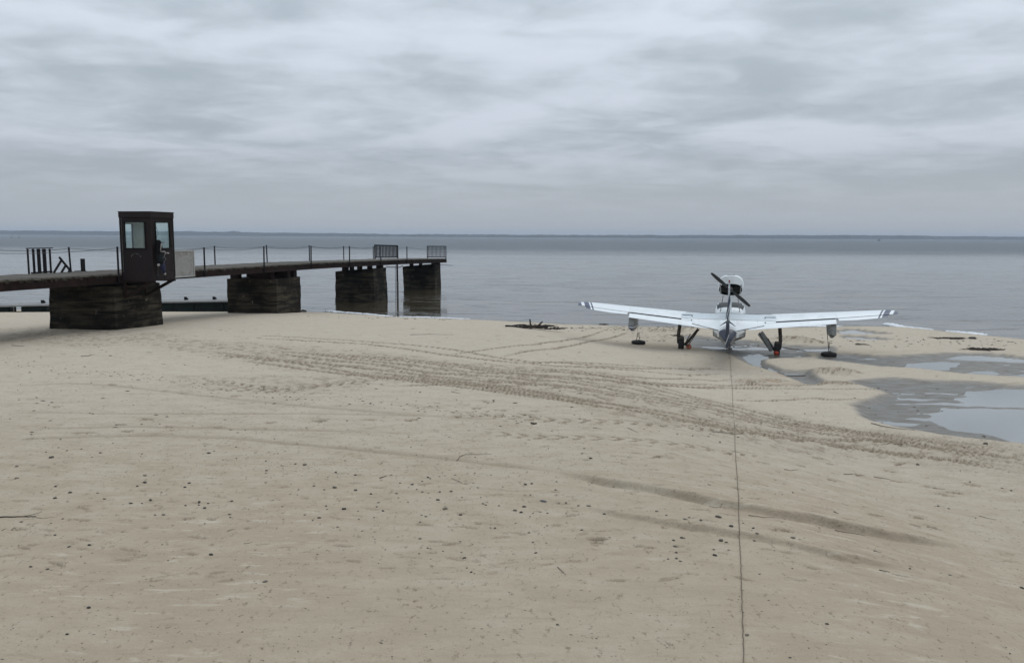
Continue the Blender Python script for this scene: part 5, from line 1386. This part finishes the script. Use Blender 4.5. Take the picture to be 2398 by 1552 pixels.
# stone collar in front of the second block foot
def clump(px, py, wpx, n_, label, cat='seaweed', seed=1, flat_=.03):
    g = gpt(px, py); q = random.Random(seed); W = wpx * g.length / FPX; mb = MB()
    for i in range(n_):
        x = q.gauss(0, .25) * W; y_ = q.gauss(0, .12) * W
        L = q.uniform(.1, .35) * W * .6; a = q.gauss(0, .35)
        x0, y0 = g.x + x, g.y + y_
        zz = surf_z(x0, y0) + q.uniform(0, flat_)
        mb.tube([(x0 - L * math.cos(a), y0 - L * math.sin(a), zz), (x0, y0, zz + flat_ * .7), (x0 + L * math.cos(a), y0 + L * math.sin(a), zz)], [.006, q.uniform(.01, .022), .006], 4)
    o = mb.build('seaweed_clump', DRIFT); o.data.transform(Matrix.Translation(-g)); o.location = g
    return tag(o, label, cat)
clump(2307, 819, 62, 90, 'dark brown weed clump on dry sand at the right, below the foam', seed=2)
clump(2230, 793, 70, 40, 'thin dark weed line along the wet sand left of the low rock', seed=3, flat_=.015)
clump(1415, 761, 22, 26, 'small dark weed mat at the water edge left of the left float', seed=4)
clump(1585, 787, 26, 22, 'reddish brown weed tuft on sand left of the left main wheel', seed=5)
clump(1250, 992, 14, 10, 'small dark weed scrap on the mid beach sand', seed=6, flat_=.01)
clump(2020, 807, 30, 22, 'dark weed scraps on sand right of the right rope', seed=7, flat_=.012)

# scattered bits: wrack line and chips nobody could count
def scatter(name, n_, fn, mat, smin, smax, thin=.4):
    mb = MB(); q = random.Random(name)
    for i in range(n_):
        px, py = fn(q); g = gpt(px, py); s_ = q.uniform(smin, smax); a = q.uniform(0, 3.14) if q.random() < .5 else q.gauss(0, .3)
        z = surf_z(g.x, g.y) + s_ * .12; l_ = s_ * q.uniform(.8, 2.2); w2 = s_ * q.uniform(.3, 1) * thin * 1.5
        ca_, sa = math.cos(a), math.sin(a)
        v0 = [(g.x + dx * ca_ - dy * sa, g.y + dx * sa + dy * ca_, z + dz) for dx, dy, dz in ((-l_, 0, 0), (0, -w2, 0), (l_, 0, 0), (0, w2, 0), (0, 0, s_ * .45), (0, 0, -s_ * .3))]
        mb.add(v0, [(0, 1, 4), (1, 2, 4), (2, 3, 4), (3, 0, 4), (1, 0, 5), (2, 1, 5), (3, 2, 5), (0, 3, 5)])
    return tag(mb.build(name, mat), kind='stuff')
def wrack(q):
    k = q.random()
    if k < .45: return (q.uniform(1300, 1690), 768 + q.gauss(0, 2.2) + (3 if q.random() < .4 else 0))
    if k < .75: return (q.uniform(1690, 2398), 800 + q.gauss(0, 6))
    if k < .9: x = q.uniform(720, 1100); return (x, 741 + (x - 720) * .02 + q.gauss(0, 1.2))
    return (q.uniform(1440, 1700), q.uniform(770, 800))
scatter('wrack_line_debris', 420, wrack, DRIFT, .012, .05)
def midbits(q):
    return (q.uniform(0, 2398), 770 + 260 * q.random())
scatter('small_beach_debris', 420, midbits, TWIG, .008, .03)
def forebits(q):
    if q.random() < .6: return (q.gauss(700, 380) % 2398, q.uniform(960, 1120))
    return (q.uniform(0, 2398), q.uniform(1030, 1600))
scatter('sand_chips', 2600, forebits, M('dark_chips', (0.07, 0.06, 0.048), .9, var=.4), .003, .008, .7)
def lineb(q):
    k = q.random(); px = k * 1250; py = np.interp(px, [0, 130, 350, 600, 800, 1000, 1250], [845, 868, 880, 925, 935, 958, 985]) + q.gauss(0, 6); return (px, float(py))
scatter('old_tide_line_debris', 260, lineb, TWIG, .008, .022)

# ------------------------------------------------------------------ pebbles
PEB = [M('pebble_dark', (0.070, 0.060, 0.047), .8, var=.3, scale=3), M('pebble_grey', (0.15, 0.13, 0.10), .8, var=.3, scale=3), M('pebble_black', (0.035, 0.031, 0.026), .75, var=.3, scale=3)]
PEBB = M('pebble_blue', (0.105, 0.11, 0.13), .8, var=.15)
base_me = {}
for mi, m_ in enumerate(PEB):
    for k in range(5):
        b = rock_mesh(20 + k, ((1, .8, .55), (1, .6, .45), (1, .9, .6), (1, .5, .4), (1, .7, .5))[k], .22, 2); b.materials.append(m_); base_me[(mi, k)] = b
special = {
 ('r5', 720, 467): 'largest round brown pebble in the lower middle of the beach',
 ('r5', 672, 407): 'oval black pebble just above the largest round brown one',
 ('r5', 1208, 476): 'upright dark pebble at the tip of a low sand ridge',
 ('r5', 1250, 490): 'rounded pebble right beside the upright one on the low ridge',
 ('r5', 1405, 408): 'long flat bluish stone on pale sand in the lower middle',
 ('r5', 1383, 487): 'black oval pebble below the long bluish stone',
 ('r5', 1280, 296): 'black flat pebble, left one of a close pair above the bluish stone',
 ('r5', 1830, 496): 'lone grey brown pebble in the dip between the two sand ridges',
 ('r5', 97, 348): 'dark pebble beside a scrap of pale shell, left of the middle',
 ('r6', 245, 540): 'large grey pebble left of the tether line between the sand ridges',
 ('r6', 333, 613): 'black pebble just left of the tether line',
 ('r6', 766, 695): 'grey pebble right of the tether line on the second ridge',
 ('r6', 221, 802): 'large brown pebble at the bottom, left of the tether line',
 ('r6', 515, 668): 'rounded dark pebble, upper of two touching right of the tether line',
 ('r4', 1470, 794): 'square black lump at the bottom of the left half',
 ('r4', 358, 121): 'wide flat pebble high on the left part of the foreground',
 ('r4', 1140, 520): 'grey brown pebble right of a small black one, left foreground',
 ('r4', 2332, 330): 'wide black pebble where the stony patch begins left of the middle',
 ('r4', 117, 265): 'pale grey slanted pebble near the left edge',
}
P4 = [(358, 121, 26), (117, 184, 22), (117, 265, 28), (388, 321, 18), (490, 368, 24), (1010, 242, 24), (957, 323, 16), (1125, 369, 18), (1049, 423, 20), (1140, 520, 26), (1080, 523, 20), (1286, 550, 14), (1425, 474, 22), (1605, 543, 18), (1850, 298, 16), (1857, 208, 20), (2123, 168, 26), (2332, 330, 34), (2260, 345, 18), (2188, 321, 18), (2338, 222, 18), (2225, 540, 28), (2178, 558, 14), (2352, 607, 18), (2124, 521, 18), (1470, 794, 32), (538, 689, 14), (1967, 467, 14), (1902, 420, 14), (1615, 427, 18), (1388, 435, 18), (787, 17, 12), (407, 52, 12), (466, 73, 14), (321, 86, 14), (567, 59, 12), (700, 87, 18), (988, 90, 14), (642, 117, 12), (1428, 39, 12), (1645, 43, 14), (1493, 72, 16), (1455, 86, 24), (1875, 81, 12), (1937, 89, 12), (1648, 127, 12), (1553, 138, 12), (1852, 147, 12), (1960, 175, 14), (2057, 165, 16), (1010, 292, 26), (1318, 299, 20), (1288, 330, 18), (680, 371, 16), (383, 407, 20), (728, 412, 20), (912, 440, 22), (990, 442, 14), (553, 464, 10), (437, 554, 14), (355, 585, 12), (383, 663, 18), (1130, 728, 14), (623, 735, 22), (483, 750, 20), (565, 818, 10), (1170, 838, 12), (895, 826, 10), (2212, 801, 14), (1385, 455, 16), (1450, 443, 16), (1293, 457, 16), (2080, 347, 14), (2072, 381, 12), (2020, 376, 10), (2283, 257, 10), (2280, 480, 16), (2272, 460, 16), (2230, 588, 12), (1733, 485, 10), (1600, 517, 24), (215, 888, 22), (332, 906, 20), (150, 575, 18)]
P5 = [(97, 243, 24), (97, 348, 24), (205, 374, 20), (383, 367, 20), (257, 432, 20), (288, 489, 20), (672, 407, 30), (720, 467, 36), (763, 346, 22), (828, 511, 26), (597, 588, 24), (587, 528, 20), (547, 570, 16), (917, 606, 22), (1208, 476, 28), (1250, 490, 26), (1383, 487, 26), (1271, 449, 30), (1097, 446, 18), (1280, 296, 26), (1325, 291, 20), (563, 354, 18), (491, 303, 24), (1405, 408, 48), (1830, 496, 22), (985, 434, 22), (1005, 442, 18), (602, 254, 20), (618, 262, 16), (17, 475, 34), (1305, 635, 20), (1332, 711, 16), (540, 791, 16), (304, 760, 14), (827, 706, 14), (2325, 733, 40), (2333, 823, 20), (2360, 843, 22), (2370, 675, 26), (2262, 532, 20), (1722, 449, 30), (2313, 692, 20), (2332, 785, 20), (2275, 828, 18), (340, 242, 16), (407, 295, 16), (563, 282, 18), (720, 241, 12), (482, 47, 12), (558, 34, 12), (25, 140, 16), (463, 428, 12), (397, 401, 12), (245, 461, 14), (115, 491, 12), (226, 537, 14), (120, 553, 16), (375, 530, 14), (546, 681, 24), (600, 749, 16), (620, 754, 14), (911, 723, 14), (1038, 599, 14), (1069, 602, 16), (1434, 497, 18), (1313, 519, 14), (1515, 422, 14), (1650, 448, 24), (1493, 338, 24), (1497, 282, 14), (1725, 304, 12), (1315, 374, 12), (1016, 423, 12), (950, 317, 16), (915, 291, 12), (815, 279, 14), (1040, 235, 12), (928, 221, 14), (1212, 566, 16), (1672, 617, 24), (1352, 786, 22), (855, 820, 26), (1690, 55, 16), (1675, 91, 20), (1735, 128, 26), (2195, 498, 24), (1195, 795, 10), (707, 775, 12), (742, 594, 10), (231, 688, 12), (872, 893, 16), (903, 922, 18), (925, 932, 14), (1334, 497, 14), (1868, 674, 20), (616, 392, 12), (895, 327, 12), (970, 392, 14), (1123, 315, 12), (930, 112, 14), (1783, 82, 10), (1951, 162, 10), (684, 352, 16), (846, 582, 10)]
P6 = [(245, 540, 40), (333, 613, 30), (488, 626, 22), (515, 668, 26), (498, 689, 22), (263, 691, 30), (302, 702, 28), (766, 695, 34), (221, 802, 34), (317, 762, 20), (213, 760, 18), (13, 562, 30), (408, 425, 16), (418, 588, 16), (41, 549, 20), (123, 570, 22), (38, 586, 14), (4, 678, 22), (635, 763, 14), (478, 648, 12), (175, 318, 12), (187, 323, 12), (642, 384, 9), (691, 386, 9), (1348, 414, 8), (2002, 293, 14), (2290, 350, 14), (2228, 334, 18), (1935, 212, 10), (1637, 168, 20), (1853, 481, 16), (2042, 544, 12), (762, 884, 14), (533, 927, 22), (1583, 898, 14), (1860, 942, 22), (1447, 792, 8), (1290, 750, 8), (257, 17, 20), (1527, 25, 18), (2110, 25, 26), (1240, 348, 7), (670, 235, 7), (1780, 465, 16), (1760, 466, 10)]
ptot = []
for key, L, fn in (('r4', P4, r4), ('r5', P5, r5), ('r6', P6, r6)):
    for a, b, w_ in L:
        (px, py), = fn([(a, b)]); ptot.append((px, py, w_ / 2.98, special.get((key, a, b))))
q = random.Random(9)
nspec = len(ptot)
while len(ptot) < 296:
    k = q.random()
    if k < .45: px, py = q.gauss(1000, 330), q.uniform(1085, 1320)
    elif k < .7: px, py = q.uniform(0, 2398), q.uniform(1040, 1340)
    else: px, py = q.uniform(0, 2398), q.uniform(1352, 1560)
    if 0 < px < 2398: ptot.append((px, py, q.uniform(2.2, 5) if py < 1345 else q.uniform(4, 11), None))
for i, (px, py, wpx, lb) in enumerate(ptot):
    g = gpt(px, py + wpx * .15)
    mi = q.choice((0, 0, 2, 1, 1)); k = q.randrange(5)
    me_ = base_me[(mi, k)]
    if lb and 'blu' in lb and 'long' in lb: me_ = rock_mesh(91, (1, .38, .2), .1, 2); me_.materials.append(PEBB)
    o = bpy.data.objects.new('pebble', me_); col.objects.link(o)
    r_ = wpx / 2 * g.length / FPX * 1.08
    o.scale = (r_, r_ * q.uniform(.8, 1.2), r_ * q.uniform(.8, 1.15))
    o.location = (g.x, g.y, surf_z(g.x, g.y) + r_ * .18)
    o.rotation_euler = (q.uniform(-.2, .2), q.uniform(-.2, .2), q.uniform(-.6, .6))
    tone = 'dark' if mi != 1 else 'greyish'
    size = 'tiny' if wpx < 5.2 else 'small' if wpx < 8 else 'wide'
    if py > 1349: zone = 'on the bare sand along the bottom'
    elif px < 260: zone = 'near the left edge of the beach'
    elif px < 560: zone = 'on smooth sand in the lower left'
    elif px < 860: zone = 'on sand left of the stony patch'
    elif px < 1330: zone = 'in the stony patch of the middle foreground'
    elif px < 1560: zone = 'just left of the lower sand ridge'
    elif px < 1725: zone = 'close to the left of the tether line'
    elif px < 1900: zone = 'close to the right of the tether line'
    else: zone = 'on the right foreground beyond the ridges'
    if py < 1085 and px > 560: zone = 'above the pebbly foreground, ' + ('left of the tether line' if px < 1725 else 'right of the tether line')
    tag(o, lb or f'{size} {tone} pebble {zone}', 'pebble', 'pebbles scattered over the foreground sand')

# ------------------------------------------------------------------ twigs and sticks
def stick(L, wpx, label, name='twig', taper=.4, fork=None):
    pts = ground_path(L, .004, 4); r0 = wpx * .75 / 2 * pts[0].length / FPX
    o0 = pts[0].copy(); n = len(pts)
    P = [p - o0 + Vector((rs.uniform(-r0, r0) * .6, rs.uniform(-r0, r0) * .6, r0 * .5)) for p in pts]
    mb = MB().tube(P, [r0 * lerp(1, taper, k / (n - 1)) for k in range(n)], 6)
    for f, dx, dy in (fork or []):
        p = P[int(f * (n - 1))]; mb.tube([p, p + Vector((dx, dy, .01)) * .5, p + Vector((dx, dy, .02))], [r0 * .6, r0 * .4, r0 * .25], 5)
    o = mb.build(name, TWIG if name == 'twig' else DRIFT, smooth=True); o.location = o0
    return tag(o, label, 'twig' if name == 'twig' else 'branch', 'twigs lying on the sand' if name == 'twig' else None)
stick(r4([(-40, 548), (15, 546), (100, 545), (180, 542), (250, 539)]), 3.6, 'dark thick branch reaching in from the left edge of the beach', 'branch', .5, [(.7, .15, .1)])
stick(r4([(250, 548), (300, 549), (345, 545), (390, 540)]), 1.3, 'thin curved twig continuing right of the thick branch')
stick(r4([(15, 640), (35, 626), (50, 630)]), 1.5, 'small hooked twig at the left edge below the branch')
stick(r4([(80, 632), (100, 617), (118, 632)]), 1.5, 'small bent twig beside the hooked one near the left edge')
stick(r4([(1585, 638), (1612, 628), (1643, 620)]), 1.6, 'short slanted twig in the lower left middle, upper of two')
stick(r4([(1700, 722), (1735, 718), (1765, 708)]), 1.4, 'short slanted twig in the lower left middle, lower of two')
stick(r5([(800, 135), (830, 108), (860, 97), (950, 96), (1045, 91)]), 1.9, 'long kinked stick on the middle beach above the stony patch')
stick(r5([(265, 266), (290, 258), (315, 248)]), 3.0, 'short stout stick among the pebbles')
stick(r5([(765, 262), (820, 280), (880, 305)]), 1.3, 'thin twig at the start of a narrow groove in the sand')
stick(r5([(1505, 890), (1530, 915), (1565, 945)]), 2.6, 'dark stick at the bottom middle of the beach')
stick(r6([(458, 528), (510, 531), (570, 541), (635, 532)]), 2.2, 'dark stick on the first sand ridge right of the tether line')
stick(r6([(1060, 612), (1110, 622), (1170, 630), (1230, 636), (1275, 653)]), 2.2, 'long wavy stick below the first sand ridge')
stick(r6([(945, 600), (960, 625)]), 1.2, 'tiny crossed twig left of the long wavy stick', fork=[(.4, .05, .02)])
stick(r6([(180, 449), (225, 461), (270, 452)]), 1.5, 'curved twig left of the tether line on the first ridge')
stick(r6([(1120, 242), (1200, 244), (1270, 251)]), 1.8, 'straight twig in the upper right foreground, left of a longer one')
stick(r6([(1330, 260), (1420, 274), (1500, 291)]), 1.8, 'longer slanted twig in the upper right foreground')
stick(r6([(1745, 338), (1830, 346)]), 1.6, 'short straight twig in the right foreground below the churned sand')
stick(r6([(705, 215), (750, 222), (800, 217)]), 2.0, 'short dark twig right of the tether line above the ridges')
stick(r6([(790, 177), (850, 187)]), 1.5, 'faint short twig just above the dark one by the tether line')
stick(r6([(1325, 776), (1350, 782), (1385, 793)]), 2.2, 'short knotted stick at the lower right', fork=[(.3, .03, .05)])
stick(r6([(1370, 904), (1410, 915), (1445, 928)]), 2.8, 'dark stick at the very bottom right')
stick(r6([(1050, 517), (1085, 532)]), 2.6, 'short black stick above the long wavy stick')
stick(r6([(2065, 530), (2120, 545), (2185, 560)]), 1.4, 'thin twig among specks at the right edge')
stick(r6([(1380, 38), (1450, 30), (1525, 12)]), 1.6, 'slanted twig on the churned sand at the right')
stick(r3([(1250, 992), (1310, 998), (1380, 1002), (1430, 1012), (1520, 1022)]), 1.9, 'long dark stick crossing the tether line')
stick(r3([(302, 958), (330, 960), (372, 969)]), 1.6, 'short stick with a thick end on the mid beach')
stick(r3([(575, 960), (620, 980), (665, 1003)]), 1.6, 'slanted stick on the mid beach below the tyre tracks')
stick(r1([(800, 818), (840, 816), (885, 818)]), 2.2, 'dark straight stick on the left mid beach')
stick(r1([(80, 266), (170, 270)]), 1.4, 'thin stick near the left edge in front of the first pier block')
stick(r1([(565, 345), (610, 343), (640, 330)]), 1.6, 'forked stick in front of the first pier block', fork=[(.6, .12, .2)])
stick(r2([(775, 190), (900, 188), (1075, 191)]), 1.4, 'long straight pale stick near the water left of the driftwood pile')
stick(r2([(1060, 590), (1125, 606)]), 1.5, 'short slanted stick at the lower rim of the tyre tracks')
stick(r3([(1780, 512), (1900, 521), (2000, 520)]), 2.0, 'dark stick along the wet channel bank beside the sand heap')
stick(r8([(600, 1080), (700, 1105), (860, 1128), (1035, 1143)]), 2.4, 'long dark branch along the bank of the big puddle', 'branch')
stick(r3([(1815, 305), (1900, 318), (2000, 332)]), 2.6, 'dark branch on the sand behind the right main wheel', 'branch')

# ------------------------------------------------------------------ far boat and markers
def far_pt(px, dist_): 
    return Vector(((px - 1199) / FPX * dist_, dist_, 0))
bt = empty('motor_boat', far_pt(2051, 1500)); tag(bt, 'tiny dark motor boat far out on the lake at the right', 'boat')
BT = M('dark_boat', (0.02, 0.024, 0.028), .6)
MB().loft([[(-3.2, 0, .9), (-3.2, 0.01, .85), (-3.15, 0, .8)], [(-1.5, -.9, 1.0), (-1.5, .9, 1.0), (-1.5, 0, -.3)], [(1, -1.1, .95), (1, 1.1, .95), (1, 0, -.4)], [(3.0, -1.0, .9), (3.0, 1.0, .9), (3.0, 0, -.3)]]).build('hull', BT, bt)
MB().box((1.0, 0, 1.6), (1.8, 1.4, 1.3)).build('wheelhouse', BT, bt, bevel=.08); MB().tube([(1.6, 0, 2.2), (1.6, 0, 3.6)], .1, 6).build('mast', BT, bt)
for px, d_, lb in ((33, 900, 'tiny dark channel marker far out at the left edge'), (51, 900, 'tiny dark channel marker right of the one at the left edge'), (1772, 1400, 'tiny dark buoy far out above the aeroplane'), (1804, 1400, 'tiny faint buoy right of the dark one far out')):
    bu = empty('buoy', far_pt(px, d_)); tag(bu, lb, 'buoy', 'tiny markers far out on the lake')
    MB().lathe((0, 0, 0), [(.7, -.2), (.75, .3), (.3, .6), (0, .65)], 10).build('float', BT, bu); MB().tube([(0, 0, .5), (0, 0, 1.9)], .16, 6).build('mast', BT, bu)

# ------------------------------------------------------------------ haze
hz_m = bpy.data.materials.new('haze'); hz_m.use_nodes = True
nd = hz_m.node_tree.nodes; nd.clear()
vo = nd.new('ShaderNodeVolumePrincipled'); vo.inputs['Color'].default_value = (0.74, 0.83, 0.95, 1); vo.inputs['Density'].default_value = 0.00017; vo.inputs['Anisotropy'].default_value = 0.0
ou = nd.new('ShaderNodeOutputMaterial'); hz_m.node_tree.links.new(vo.outputs[0], ou.inputs['Volume'])
HB = MB().box((0, 100, 19), (19000, 18500, 62)).build('haze', hz_m); tag(HB, kind='stuff')
